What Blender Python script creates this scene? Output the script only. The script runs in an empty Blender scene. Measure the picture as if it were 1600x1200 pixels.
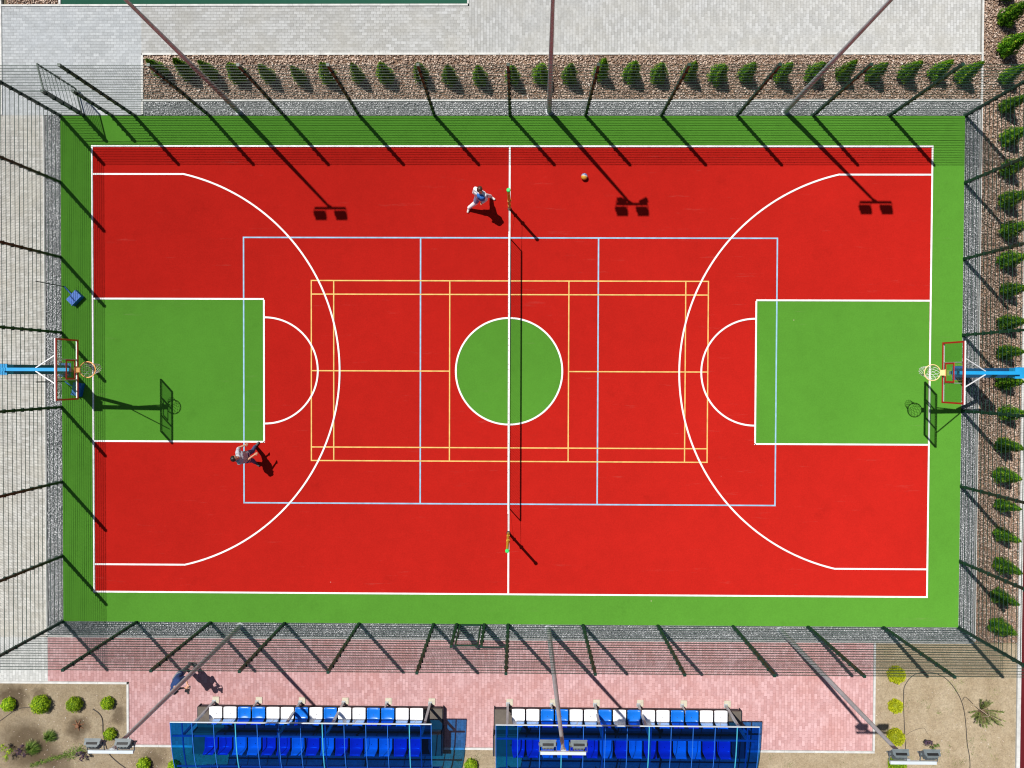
import bpy, math, random
import numpy as np
from mathutils import Vector, Matrix
random.seed(7)
rng = np.random.default_rng(7)
sc = bpy.context.scene
R = math.radians

# ------------------------------------------------------------------ camera, sky, sun, exposure
cd = bpy.data.cameras.new('camera')
cam = bpy.data.objects.new('camera', cd)
sc.collection.objects.link(cam)
cd.sensor_width = 36.0
cd.lens = 1131.1 * 36.0 / 1600.0
cd.clip_start = 0.1
cd.clip_end = 3000.0
cam.location = (0.346, -0.0448, 24.505)
cam.rotation_euler = (-0.0156, 0.0100, 0.0036)
sc.camera = cam

SUN_D = Vector((0.375, -0.415, -1.0))          # shadow offset per metre of height
w = bpy.data.worlds.new('World')
sc.world = w
w.use_nodes = True
wn = w.node_tree
bg = wn.nodes['Background']
sky = wn.nodes.new('ShaderNodeTexSky')
sky.sky_type = 'NISHITA'
sky.sun_disc = False
sky.sun_elevation = math.atan2(1.0, math.hypot(0.375, 0.415))
sky.sun_rotation = -math.atan2(0.375, 0.415)
wn.links.new(sky.outputs[0], bg.inputs[0])
bg.inputs[1].default_value = 0.05
sl = bpy.data.lights.new('sun', 'SUN')
sl.energy = 5.0
sl.angle = R(0.45)
sl.color = (1.0, 0.965, 0.91)
so = bpy.data.objects.new('sun', sl)
so.rotation_mode = 'QUATERNION'
so.rotation_quaternion = SUN_D.to_track_quat('-Z', 'Y')
so.location = (-10, 10, 30)
sc.collection.objects.link(so)
sc.view_settings.view_transform = 'Standard'
sc.view_settings.look = 'None'
sc.view_settings.gamma = 1.0
sc.view_settings.exposure = 0.18
sc.render.engine = 'CYCLES'
sc.cycles.transparent_max_bounces = 24
sc.cycles.max_bounces = 8
sc.cycles.filter_width = 1.15

# ------------------------------------------------------------------ materials
def new_mat(name):
    m = bpy.data.materials.new(name)
    m.use_nodes = True
    nt = m.node_tree
    nt.nodes.clear()
    out = nt.nodes.new('ShaderNodeOutputMaterial')
    return m, nt, out

def N(nt, t, **kw):
    n = nt.nodes.new(t)
    for k, v in kw.items():
        if isinstance(k, str) and hasattr(n, k):
            setattr(n, k, v)
    return n

def setin(n, **kw):
    for k, v in kw.items():
        n.inputs[k.replace('_', ' ')].default_value = v

def c4(c):
    return (c[0], c[1], c[2], 1.0)

def pos(nt):
    return N(nt, 'ShaderNodeNewGeometry').outputs['Position']

def mixc(nt, fac, a, b, blend='MIX'):
    n = nt.nodes.new('ShaderNodeMix')
    n.data_type = 'RGBA'
    n.blend_type = blend
    n.clamp_factor = True
    for idx, v in ((0, fac), (6, a), (7, b)):
        if isinstance(v, (int, float)):
            n.inputs[idx].default_value = v
        elif isinstance(v, tuple):
            n.inputs[idx].default_value = v if len(v) == 4 else c4(v)
        else:
            nt.links.new(v, n.inputs[idx])
    return n.outputs[2]

def noise(nt, vec, scale, detail=3.0, rough=0.55):
    n = nt.nodes.new('ShaderNodeTexNoise')
    setin(n, Scale=scale, Detail=detail, Roughness=rough)
    nt.links.new(vec, n.inputs['Vector'])
    return n.outputs['Fac']

def ramp(nt, fac, stops):
    n = nt.nodes.new('ShaderNodeValToRGB')
    cr = n.color_ramp
    while len(cr.elements) < len(stops):
        cr.elements.new(0.5)
    for e, (p, c) in zip(cr.elements, stops):
        e.position = p
        e.color = c4(c) if len(c) == 3 else c
    nt.links.new(fac, n.inputs[0])
    return n.outputs[0]

def maprange(nt, v, a, b, c=0.0, d=1.0):
    n = nt.nodes.new('ShaderNodeMapRange')
    for i, x in enumerate((a, b, c, d)):
        n.inputs[i + 1].default_value = x
    nt.links.new(v, n.inputs[0])
    return n.outputs[0]

def bump(nt, h, strength, dist):
    n = nt.nodes.new('ShaderNodeBump')
    setin(n, Strength=strength, Distance=dist)
    nt.links.new(h, n.inputs['Height'])
    return n.outputs[0]

def simple(name, col, rough=0.6, metal=0.0, var=0.12, vscale=6.0, spec=0.5):
    m, nt, out = new_mat(name)
    b = N(nt, 'ShaderNodeBsdfPrincipled')
    p = pos(nt)
    f = noise(nt, p, vscale, 4.0)
    f2 = maprange(nt, f, 0.3, 0.7, 1.0 - var, 1.0 + var)
    v = nt.nodes.new('ShaderNodeVectorMath'); v.operation = 'SCALE'
    v.inputs[0].default_value = col
    nt.links.new(f2, v.inputs[3])
    nt.links.new(v.outputs[0], b.inputs['Base Color'])
    setin(b, Roughness=rough, Metallic=metal)
    b.inputs['Specular IOR Level'].default_value = spec
    nt.links.new(b.outputs[0], out.inputs[0])
    return m

def rubber(name, col, debris=True):
    """granulated rubber surface: very rough diffuse, faint mottling, pale specks of dust"""
    m, nt, out = new_mat(name)
    p = pos(nt)
    big = noise(nt, p, 0.22, 4.0, 0.6)
    fine = noise(nt, p, 28.0, 2.0, 0.7)
    mid = noise(nt, p, 2.2, 5.0, 0.6)
    k = nt.nodes.new('ShaderNodeMath'); k.operation = 'ADD'
    nt.links.new(maprange(nt, big, 0.25, 0.75, -0.07, 0.07), k.inputs[0])
    nt.links.new(maprange(nt, fine, 0.2, 0.8, 0.89, 1.11), k.inputs[1])
    k2 = nt.nodes.new('ShaderNodeMath'); k2.operation = 'ADD'
    nt.links.new(k.outputs[0], k2.inputs[0])
    nt.links.new(maprange(nt, mid, 0.25, 0.75, -0.04, 0.04), k2.inputs[1])
    v = nt.nodes.new('ShaderNodeVectorMath'); v.operation = 'SCALE'
    v.inputs[0].default_value = col
    nt.links.new(k2.outputs[0], v.inputs[3])
    c = v.outputs[0]
    if debris:
        st = nt.nodes.new('ShaderNodeMapping'); st.inputs['Scale'].default_value = (0.25, 2.6, 1.0); st.inputs['Rotation'].default_value = (0, 0, 0.5)
        nt.links.new(p, st.inputs[0])
        scuff = maprange(nt, noise(nt, st.outputs[0], 1.6, 6.0, 0.75), 0.62, 0.78, 0.0, 0.16)
        c = mixc(nt, scuff, c, (0.40, 0.27, 0.22))
        stain = maprange(nt, noise(nt, p, 0.8, 7.0, 0.7), 0.60, 0.72, 0.0, 0.22)
        c = mixc(nt, stain, c, (col[0] * .55, col[1] * .55, col[2] * .55))
        vo = nt.nodes.new('ShaderNodeTexVoronoi')
        setin(vo, Scale=0.6)
        nt.links.new(p, vo.inputs['Vector'])
        d = maprange(nt, vo.outputs['Distance'], 0.006, 0.018, 0.6, 0.0)
        c = mixc(nt, d, c, (0.62, 0.45, 0.38))
    b = N(nt, 'ShaderNodeBsdfDiffuse')
    setin(b, Roughness=1.0)
    nt.links.new(c, b.inputs[0])
    nt.links.new(b.outputs[0], out.inputs[0])
    return m

def pavers(name, ca, cb, mortar, vertical=False, patch=None, pf=0.5):
    m, nt, out = new_mat(name)
    p = pos(nt)
    mp = nt.nodes.new('ShaderNodeMapping')
    if vertical:
        mp.inputs['Rotation'].default_value = (0, 0, R(90))
    nt.links.new(p, mp.inputs[0])
    br = nt.nodes.new('ShaderNodeTexBrick')
    br.offset = 0.5
    setin(br, Scale=1.0)
    br.inputs['Mortar Size'].default_value = 0.0045
    br.inputs['Mortar Smooth'].default_value = 0.3
    br.inputs['Brick Width'].default_value = 0.2
    br.inputs['Row Height'].default_value = 0.1
    br.inputs['Color1'].default_value = c4(ca)
    br.inputs['Color2'].default_value = c4(cb)
    br.inputs['Mortar'].default_value = c4(mortar)
    nt.links.new(mp.outputs[0], br.inputs[0])
    c = br.outputs[0]
    big = noise(nt, p, 0.75, 4.0, 0.65)
    c = mixc(nt, maprange(nt, big, 0.42, 0.66, 0.0, pf), c, patch or ca)
    c = mixc(nt, maprange(nt, noise(nt, p, 1.7, 7.0, 0.72), 0.56, 0.74, 0.0, 0.35), c, (ca[0] * .72, ca[1] * .71, ca[2] * .68))
    f = noise(nt, p, 14.0, 5.0, 0.7)
    v = nt.nodes.new('ShaderNodeVectorMath'); v.operation = 'SCALE'
    nt.links.new(c, v.inputs[0])
    nt.links.new(maprange(nt, f, 0.25, 0.75, 0.86, 1.12), v.inputs[3])
    b = N(nt, 'ShaderNodeBsdfDiffuse')
    setin(b, Roughness=0.9)
    nt.links.new(v.outputs[0], b.inputs[0])
    nt.links.new(bump(nt, br.outputs[1], -0.6, 0.004), b.inputs['Normal'])
    nt.links.new(b.outputs[0], out.inputs[0])
    return m

def soil(name, stops, spots=(), spotcol=(0.10, 0.072, 0.045)):
    m, nt, out = new_mat(name)
    p = pos(nt)
    a = noise(nt, p, 1.3, 8.0, 0.72)
    c = ramp(nt, a, stops)
    fine = noise(nt, p, 22.0, 5.0, 0.75)
    v = nt.nodes.new('ShaderNodeVectorMath'); v.operation = 'SCALE'
    nt.links.new(c, v.inputs[0])
    nt.links.new(maprange(nt, fine, 0.3, 0.7, 0.70, 1.24), v.inputs[3])
    c = v.outputs[0]
    c = mixc(nt, maprange(nt, noise(nt, p, 6.0, 8.0, 0.8), 0.55, 0.68, 0.0, 0.45), c, (0.17, 0.135, 0.085))
    wob = nt.nodes.new('ShaderNodeTexNoise')
    setin(wob, Scale=3.0, Detail=5.0)
    nt.links.new(p, wob.inputs['Vector'])
    wv = nt.nodes.new('ShaderNodeVectorMath'); wv.operation = 'MULTIPLY_ADD'
    nt.links.new(wob.outputs['Color'], wv.inputs[0])
    wv.inputs[1].default_value = (0.55, 0.55, 0.0)
    nt.links.new(p, wv.inputs[2])
    for (x, y, r, s) in spots:                 # damp earth left by the watering pipe
        d = nt.nodes.new('ShaderNodeVectorMath'); d.operation = 'DISTANCE'
        nt.links.new(wv.outputs[0], d.inputs[0])
        d.inputs[1].default_value = (x + 0.275, y + 0.275, 0.0)
        c = mixc(nt, maprange(nt, d.outputs['Value'], r * 0.55, r * 1.15, s, 0.0), c, spotcol)
    b = N(nt, 'ShaderNodeBsdfDiffuse')
    setin(b, Roughness=1.0)
    nt.links.new(c, b.inputs[0])
    nt.links.new(bump(nt, fine, 0.8, 0.02), b.inputs['Normal'])
    nt.links.new(b.outputs[0], out.inputs[0])
    return m

def facevar(name, stops, rough=0.8, spec=0.2, transl=0.0):
    """colour that differs from chip to chip / leaf to leaf through a per-face 'shade' attribute"""
    m, nt, out = new_mat(name)
    at = N(nt, 'ShaderNodeAttribute')
    at.attribute_name = 'shade'
    c = ramp(nt, at.outputs['Fac'], stops)
    if name in ('thuja_leaves', 'lime_shrub_leaves', 'yellow_shrub_leaves'):
        oi = N(nt, 'ShaderNodeObjectInfo')                # each plant a little different, some with dry patches
        v0 = nt.nodes.new('ShaderNodeVectorMath'); v0.operation = 'SCALE'
        nt.links.new(c, v0.inputs[0]); nt.links.new(maprange(nt, oi.outputs['Random'], 0, 1, 0.78, 1.25), v0.inputs[3])
        dry = maprange(nt, noise(nt, pos(nt), 5.0, 3.0), 0.66, 0.78, 0.0, 0.4)
        c = mixc(nt, dry, v0.outputs[0], (0.24, 0.15, 0.04))
    b = N(nt, 'ShaderNodeBsdfPrincipled')
    nt.links.new(c, b.inputs['Base Color'])
    setin(b, Roughness=rough)
    b.inputs['Specular IOR Level'].default_value = spec
    if transl:
        t = N(nt, 'ShaderNodeBsdfTranslucent')
        nt.links.new(c, t.inputs[0])
        mx = N(nt, 'ShaderNodeMixShader')
        mx.inputs[0].default_value = transl
        nt.links.new(b.outputs[0], mx.inputs[1]); nt.links.new(t.outputs[0], mx.inputs[2])
        nt.links.new(mx.outputs[0], out.inputs[0])
    else:
        nt.links.new(b.outputs[0], out.inputs[0])
    return m

def clearsheet(name, tint, gloss=0.08, rough=0.08):
    m, nt, out = new_mat(name)
    t = N(nt, 'ShaderNodeBsdfTransparent'); t.inputs[0].default_value = c4(tint)
    g = N(nt, 'ShaderNodeBsdfGlossy'); setin(g, Roughness=rough)
    lw = N(nt, 'ShaderNodeLayerWeight'); lw.inputs[0].default_value = 0.5
    pw = N(nt, 'ShaderNodeMath', operation='POWER'); pw.inputs[1].default_value = 5.0
    nt.links.new(lw.outputs['Facing'], pw.inputs[0])
    fm_ = maprange(nt, pw.outputs[0], 0.0, 1.0, 0.045, 1.0)
    mx = N(nt, 'ShaderNodeMixShader')
    nt.links.new(fm_, mx.inputs[0])
    nt.links.new(t.outputs[0], mx.inputs[1]); nt.links.new(g.outputs[0], mx.inputs[2])
    nt.links.new(mx.outputs[0], out.inputs[0])
    return m

M = {}
M['red'] = rubber('red_rubber', (0.435, 0.0160, 0.0110))
M['green'] = rubber('green_rubber', (0.088, 0.265, 0.030))
M['teal'] = rubber('dark_green_rubber', (0.035, 0.13, 0.085), False)
M['maroon'] = rubber('maroon_track', (0.10, 0.012, 0.016), False)
M['white_line'] = simple('white_line_paint', (0.74, 0.735, 0.72), 0.8, var=0.14, vscale=5, spec=0.2)
M['blue_line'] = simple('pale_blue_line_paint', (0.25, 0.42, 0.56), 0.8, var=0.16, vscale=5, spec=0.2)
M['yellow_line'] = simple('yellow_line_paint', (0.66, 0.42, 0.13), 0.8, var=0.18, vscale=5, spec=0.2)
M['pave_grey'] = pavers('grey_pavers', (0.488, 0.508, 0.515), (0.620, 0.640, 0.647), (0.277, 0.277, 0.277), False, (0.554, 0.581, 0.601), 0.6)
M['pave_beige'] = pavers('beige_pavers', (0.47, 0.47, 0.455), (0.60, 0.605, 0.60), (0.235, 0.23, 0.215), False, (0.48, 0.465, 0.42), 0.45)
M['pave_beige_v'] = pavers('beige_pavers_turned', (0.45, 0.452, 0.44), (0.575, 0.58, 0.575), (0.27, 0.265, 0.25), True, (0.49, 0.475, 0.43), 0.42)
M['pave_west'] = pavers('weathered_grey_pavers', (0.484, 0.468, 0.430), (0.640, 0.632, 0.601), (0.234, 0.234, 0.218), False, (0.577, 0.553, 0.484), 0.5)
M['pave_south'] = pavers('light_grey_pavers_turned', (0.505, 0.512, 0.498), (0.646, 0.653, 0.639), (0.281, 0.281, 0.267), True, (0.590, 0.590, 0.562), 0.5)
M['pave_pink'] = pavers('pink_pavers', (0.455, 0.265, 0.265), (0.58, 0.385, 0.39), (0.31, 0.17, 0.165), True, (0.45, 0.205, 0.17), 0.32)
M['kerb'] = simple('kerb_concrete', (0.52, 0.52, 0.50), 0.9, var=0.15, vscale=5)
SP = [(-17.0, -11.3, .55, .85), (-14.75, -12.3, .42, .8), (-16.6, -12.9, .9, .8), (-15.9, -13.25, .6, .7), (-13.35, -11.85, .32, .7), (-12.2, -13.35, .5, .6), (-16.1, -11.15, .3, .6), (-15.4, -13.6, .5, .6)]
M['sand'] = soil('dry_sandy_soil', [(0.25, (0.249, 0.191, 0.122)), (0.45, (0.318, 0.254, 0.170)), (0.6, (0.366, 0.302, 0.212)), (0.75, (0.424, 0.360, 0.265))], SP)
M['land'] = soil('surrounding_soil', [(0.3, (0.16, 0.14, 0.08)), (0.5, (0.22, 0.19, 0.12)), (0.7, (0.27, 0.23, 0.16))])
M['mulchbed'] = soil('bark_bed', [(0.3, (0.225, 0.135, 0.090)), (0.5, (0.300, 0.195, 0.135)), (0.7, (0.375, 0.255, 0.180))])
M['gravelbed'] = soil('gravel_bed', [(0.3, (0.180, 0.188, 0.195)), (0.7, (0.300, 0.307, 0.315))])
M['chips'] = facevar('bark_chips', [(0.0, (0.17, 0.11, 0.085)), (0.3, (0.35, 0.25, 0.19)), (0.6, (0.56, 0.42, 0.33)), (0.8, (0.68, 0.56, 0.47)), (1.0, (0.80, 0.77, 0.73))])
M['stones'] = facevar('grey_crushed_stone', [(0.0, (0.12, 0.125, 0.13)), (0.35, (0.40, 0.41, 0.42)), (0.6, (0.68, 0.69, 0.70)), (1.0, (0.85, 0.85, 0.85))])
M['thuja'] = facevar('thuja_leaves', [(0.0, (0.015, 0.06, 0.004)), (0.5, (0.045, 0.15, 0.007)), (0.85, (0.12, 0.27, 0.010)), (1.0, (0.24, 0.31, 0.02))], 0.75, 0.08, 0.1)
M['lime'] = facevar('lime_shrub_leaves', [(0.0, (0.09, 0.20, 0.01)), (0.45, (0.27, 0.44, 0.014)), (0.8, (0.46, 0.62, 0.02)), (1.0, (0.66, 0.68, 0.03))], 0.6, 0.2, 0.25)
M['yellowlime'] = facevar('yellow_shrub_leaves', [(0.0, (0.22, 0.26, 0.01)), (0.4, (0.45, 0.50, 0.012)), (0.8, (0.60, 0.62, 0.02)), (1.0, (0.72, 0.68, 0.05))], 0.6, 0.3, 0.25)
M['purple'] = facevar('dark_purple_leaves', [(0.0, (0.02, 0.012, 0.025)), (0.6, (0.05, 0.03, 0.06)), (1.0, (0.12, 0.05, 0.08))], 0.6, 0.3, 0.1)
M['pine'] = facevar('grey_green_needles', [(0.0, (0.05, 0.075, 0.02)), (0.5, (0.14, 0.20, 0.045)), (1.0, (0.34, 0.40, 0.12))], 0.7, 0.15, 0.15)
M['grass'] = facevar('grass_blades', [(0.0, (0.03, 0.08, 0.012)), (0.5, (0.09, 0.19, 0.02)), (1.0, (0.28, 0.34, 0.08))], 0.7, 0.2, 0.2)
M['wood'] = simple('bark', (0.16, 0.10, 0.06), 0.9, var=0.3, vscale=30)
M['fence'] = simple('dark_green_coating', (0.008, 0.034, 0.022), 0.45, var=0.2, vscale=3, spec=0.35)
M['wire'] = simple('green_wire_coating', (0.016, 0.05, 0.038), 0.5, var=0.15, vscale=3, spec=0.3)
M['galv'] = simple('galvanised_steel', (0.40, 0.42, 0.44), 0.5, 0.2, 0.15, 3.0)
M['barsteel'] = simple('bright_steel_bar', (0.62, 0.68, 0.72), 0.5, 0.2, 0.08, 3.0)
M['lampbody'] = simple('floodlight_casting', (0.12, 0.145, 0.155), 0.45, 0.0, 0.15, 8.0)
M['lens'] = simple('floodlight_lens', (0.03, 0.035, 0.04), 0.12, 0.0, 0.1, 8.0)
M['blue_paint'] = simple('blue_paint', (0.012, 0.085, 0.26), 0.4, 0.0, 0.1, 3.0)
M['lit_blue'] = simple('lit_blue_paint', (0.012, 0.28, 0.58), 0.4, 0.0, 0.08, 3.0)  # lighter copy of the blue, sun on the top faces put into the colour
M['scoopblue'] = simple('blue_plastic', (0.01, 0.11, 0.44), 0.4, 0.0, 0.1, 8.0)
M['redpaint'] = simple('red_paint', (0.42, 0.012, 0.012), 0.5, 0.0, 0.1, 5.0)
M['white_paint'] = simple('white_paint', (0.80, 0.80, 0.80), 0.5, 0.0, 0.05, 5.0)
M['orange'] = simple('orange_rim', (0.85, 0.40, 0.12), 0.5, 0.0, 0.05, 5.0)
M['sunlitrim'] = simple('sunlit_orange_rim', (0.72, 0.55, 0.24), 0.5, 0.0, 0.05, 5.0)  # orange rim made paler, the sunlight on it put into the colour
M['cord'] = simple('white_cord', (0.72, 0.72, 0.70), 0.9, 0.0, 0.05, 20.0)
M['blackcord'] = simple('black_cord', (0.012, 0.012, 0.012), 0.9, 0.0, 0.1, 20.0)
M['tape'] = simple('white_net_tape', (0.68, 0.63, 0.62), 0.85, 0.0, 0.12, 20.0)
M['yellow'] = simple('yellow_paint', (0.55, 0.36, 0.02), 0.5, 0.0, 0.12, 8.0)
M['cap'] = simple('bright_green_plastic', (0.02, 0.62, 0.12), 0.5, 0.0, 0.05, 8.0)
M['acrylic'] = clearsheet('clear_board', (0.86, 0.91, 0.88))
M['poly'] = clearsheet('blue_polycarbonate', (0.006, 0.25, 0.76), rough=0.15)
M['polyrib'] = simple('blue_rib', (0.02, 0.14, 0.55), 0.5, 0.0, 0.1, 5.0)
M['tealrib'] = simple('teal_rib', (0.05, 0.36, 0.50), 0.5, 0.0, 0.1, 5.0)
M['seatwhite'] = simple('white_seat_plastic', (0.80, 0.80, 0.81), 0.35, 0.0, 0.03, 5.0)
M['seatblue'] = simple('blue_seat_plastic', (0.008, 0.15, 0.60), 0.3, 0.0, 0.05, 5.0)
M['deck'] = simple('brown_grey_decking', (0.11, 0.092, 0.075), 0.8, 0.0, 0.15, 5.0)
M['darksteel'] = simple('dark_steel', (0.02, 0.022, 0.03), 0.5, 0.0, 0.15, 5.0)
M['concrete'] = simple('pale_concrete', (0.50, 0.46, 0.36), 0.9, 0.0, 0.12, 10.0)
M['pipe'] = simple('black_pipe', (0.045, 0.04, 0.038), 0.6, 0.0, 0.15, 5.0)
M['skin'] = simple('skin', (0.55, 0.28, 0.17), 0.55, 0.0, 0.06, 10.0)
M['hair'] = simple('dark_hair', (0.010, 0.007, 0.006), 0.5, 0.0, 0.5, 60.0)
M['brownhair'] = simple('brown_hair', (0.055, 0.022, 0.014), 0.5, 0.0, 0.5, 60.0)
M['whitecloth'] = simple('white_cloth', (0.78, 0.79, 0.82), 0.9, 0.0, 0.06, 20.0)
M['bluecloth'] = simple('blue_cloth', (0.02, 0.12, 0.42), 0.9, 0.0, 0.1, 20.0)
M['lavender'] = simple('lavender_grey_cloth', (0.20, 0.20, 0.36), 0.9, 0.0, 0.1, 20.0)
M['navy'] = simple('navy_cloth', (0.01, 0.035, 0.13), 0.9, 0.0, 0.12, 20.0)
M['navy2'] = simple('dark_navy_cloth', (0.03, 0.045, 0.09), 0.9, 0.0, 0.12, 20.0)
M['jeans'] = simple('blue_denim', (0.03, 0.07, 0.20), 0.9, 0.0, 0.2, 20.0)
M['greytrousers'] = simple('grey_cloth', (0.16, 0.18, 0.19), 0.9, 0.0, 0.15, 20.0)
M['greyshirt'] = simple('mottled_grey_cloth', (0.42, 0.43, 0.47), 0.9, 0.0, 0.45, 25.0)
M['shoe'] = simple('dark_shoe', (0.06, 0.06, 0.065), 0.7, 0.0, 0.15, 20.0)
M['paleshoe'] = simple('pale_shoe', (0.66, 0.62, 0.58), 0.7, 0.0, 0.1, 20.0)
M['black'] = simple('black_plastic', (0.012, 0.012, 0.013), 0.4, 0.0, 0.1, 20.0)
M['eye'] = simple('eye_surface', (0.05, 0.03, 0.02), 0.2, 0.0, 0.1, 20.0)

# ------------------------------------------------------------------ mesh helpers
class MB:
    def __init__(s):
        s.v = []; s.f = []; s.sh = []
    def add(s, vs, fs, shade=None):
        o = len(s.v)
        s.v.extend([tuple(v) for v in vs])
        s.f.extend([tuple(i + o for i in f) for f in fs])
        s.sh.extend([0.5 if shade is None else shade] * len(fs))
        return s
    def box(s, c, d, rot=None, taper=1.0):
        x, y, z = d[0] / 2, d[1] / 2, d[2] / 2
        vs = [Vector((-x, -y, -z)), Vector((x, -y, -z)), Vector((x, y, -z)), Vector((-x, y, -z)),
              Vector((-x * taper, -y * taper, z)), Vector((x * taper, -y * taper, z)), Vector((x * taper, y * taper, z)), Vector((-x * taper, y * taper, z))]
        if rot is not None:
            vs = [rot @ v for v in vs]
        c = Vector(c)
        return s.add([v + c for v in vs], [(3, 2, 1, 0), (4, 5, 6, 7), (0, 1, 5, 4), (1, 2, 6, 5), (2, 3, 7, 6), (3, 0, 4, 7)])
    def bar(s, p, q, a, b=None, a2=None):
        """box-section bar between two points"""
        p, q = Vector(p), Vector(q)
        d = q - p
        rot = d.to_track_quat('Z', 'Y').to_matrix()
        b = b or a
        t = (a2 / a) if a2 else 1.0
        return s.box((p + q) / 2, (a, b, d.length), rot, t)
    def tube(s, pts, r, n=10, cap=True, r2=None):
        pts = [Vector(p) for p in pts]
        k = len(pts)
        base = len(s.v)
        vs = []
        up = None
        for i, p in enumerate(pts):
            t = (pts[min(i + 1, k - 1)] - pts[max(i - 1, 0)]).normalized()
            if up is None:
                up = Vector((0, 0, 1)) if abs(t.z) < 0.9 else Vector((1, 0, 0))
            a = t.cross(up).normalized(); b = t.cross(a).normalized()
            rr = r if r2 is None else r + (r2 - r) * i / (k - 1)
            for j in range(n):
                w_ = 2 * math.pi * j / n
                vs.append(p + a * (rr * math.cos(w_)) + b * (rr * math.sin(w_)))
        fs = []
        for i in range(k - 1):
            for j in range(n):
                fs.append((i * n + j, i * n + (j + 1) % n, (i + 1) * n + (j + 1) % n, (i + 1) * n + j))
        if cap:
            fs.append(tuple(range(n))[::-1]); fs.append(tuple((k - 1) * n + j for j in range(n)))
        return s.add(vs, fs)
    def lathe(s, c, prof, n=24):
        vs = []; fs = []
        for (r, z) in prof:
            for j in range(n):
                a = 2 * math.pi * j / n
                vs.append((c[0] + r * math.cos(a), c[1] + r * math.sin(a), c[2] + z))
        for i in range(len(prof) - 1):
            for j in range(n):
                fs.append((i * n + j, i * n + (j + 1) % n, (i + 1) * n + (j + 1) % n, (i + 1) * n + j))
        fs.append(tuple(range(n))[::-1]); fs.append(tuple((len(prof) - 1) * n + j for j in range(n)))
        return s.add(vs, fs)
    def capsule(s, p, q, r1, r2, n=14):
        p, q = Vector(p), Vector(q)
        d = q - p
        L = max(d.length, 1e-5)
        rot = d.to_track_quat('Z', 'Y').to_matrix()
        rings = []
        for i in range(6):
            a = -math.pi / 2 + (i + 0.01) * math.pi / 2 / 5.01
            rings.append((r1 * math.cos(a), r1 * math.sin(a)))
        for i in range(6):
            a = i * math.pi / 2 / 5.01
            rings.append((r2 * math.cos(a), L + r2 * math.sin(a)))
        vs = []; fs = []
        for (r, z) in rings:
            for j in range(n):
                a = 2 * math.pi * j / n
                vs.append(rot @ Vector((r * math.cos(a), r * math.sin(a), z)) + p)
        k = len(rings)
        for i in range(k - 1):
            for j in range(n):
                fs.append((i * n + j, i * n + (j + 1) % n, (i + 1) * n + (j + 1) % n, (i + 1) * n + j))
        fs.append(tuple(range(n))[::-1]); fs.append(tuple((k - 1) * n + j for j in range(n)))
        return s.add(vs, fs)
    def ell(s, c, r, rot=None, n=16):
        vs = []; fs = []; m = 10
        c = Vector(c)
        for i in range(m + 1):
            a = -math.pi / 2 + math.pi * min(max(i, 0.02), m - 0.02) / m
            for j in range(n):
                b = 2 * math.pi * j / n
                v = Vector((r[0] * math.cos(a) * math.cos(b), r[1] * math.cos(a) * math.sin(b), r[2] * math.sin(a)))
                if rot is not None: v = rot @ v
                vs.append(v + c)
        for i in range(m):
            for j in range(n):
                fs.append((i * n + j, i * n + (j + 1) % n, (i + 1) * n + (j + 1) % n, (i + 1) * n + j))
        fs.append(tuple(range(n))[::-1]); fs.append(tuple(m * n + j for j in range(n)))
        return s.add(vs, fs)
    def mesh(s, name, mat, smooth=False, shade=False):
        me = bpy.data.meshes.new(name)
        me.from_pydata(s.v, [], s.f)
        if mat: me.materials.append(mat)
        if smooth:
            me.polygons.foreach_set('use_smooth', [True] * len(me.polygons))
        if shade:
            at = me.attributes.new('shade', 'FLOAT', 'FACE')
            at.data.foreach_set('value', np.array(s.sh, dtype=np.float32))
        me.update()
        return me
    def build(s, name, mat, parent=None, smooth=False, shade=False):
        return link(name, s.mesh(name, mat, smooth, shade), parent)

def link(name, data, parent=None, loc=None):
    o = bpy.data.objects.new(name, data)
    sc.collection.objects.link(o)
    if loc is not None: o.location = loc
    if parent is not None:
        o.parent = parent
        if loc is None:                      # mesh was built in world coordinates
            o.location = tuple(-c for c in parent.location)
    return o

def tag(o, label, cat, group=None):
    o['label'] = label; o['category'] = cat
    if group: o['group'] = group
    return o

def thing(name, label, cat, loc=(0, 0, 0), group=None):
    return tag(link(name, None, None, loc), label, cat, group)

def copy_tree(o, parent=None):
    c = o.copy(); sc.collection.objects.link(c)
    if parent is not None: c.parent = parent
    for ch in list(o.children): copy_tree(ch, c)
    return c

def struct(name, bm, mat, kind='structure', **kw):
    o = bm.build(name, mat, None, **kw)
    o['kind'] = kind
    return o

def sheet(x0, x1, y0, y1, z):
    m = MB()
    m.add([(x0, y0, z), (x1, y0, z), (x1, y1, z), (x0, y1, z)], [(0, 1, 2, 3)])
    return m

def ring(m, cx, cy, r, wdt, z, a0=0.0, a1=360.0, n=96):
    vs = []
    for i in range(n + 1):
        a = R(a0 + (a1 - a0) * i / n)
        for rr in (r - wdt / 2, r + wdt / 2):
            vs.append((cx + rr * math.cos(a), cy + rr * math.sin(a), z))
    fs = [(2 * i, 2 * i + 1, 2 * i + 3, 2 * i + 2) for i in range(n)]
    m.add(vs, fs)

def line(m, x0, y0, x1, y1, wdt, z):
    d = Vector((x1 - x0, y1 - y0)); n_ = Vector((-d.y, d.x)).normalized() * wdt / 2
    e = Vector((0, 0))
    a, b = Vector((x0, y0)), Vector((x1, y1))
    m.add([(a.x + n_.x, a.y + n_.y, z), (a.x - n_.x, a.y - n_.y, z), (b.x - n_.x, b.y - n_.y, z), (b.x + n_.x, b.y + n_.y, z)], [(0, 1, 2, 3)])

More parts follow.
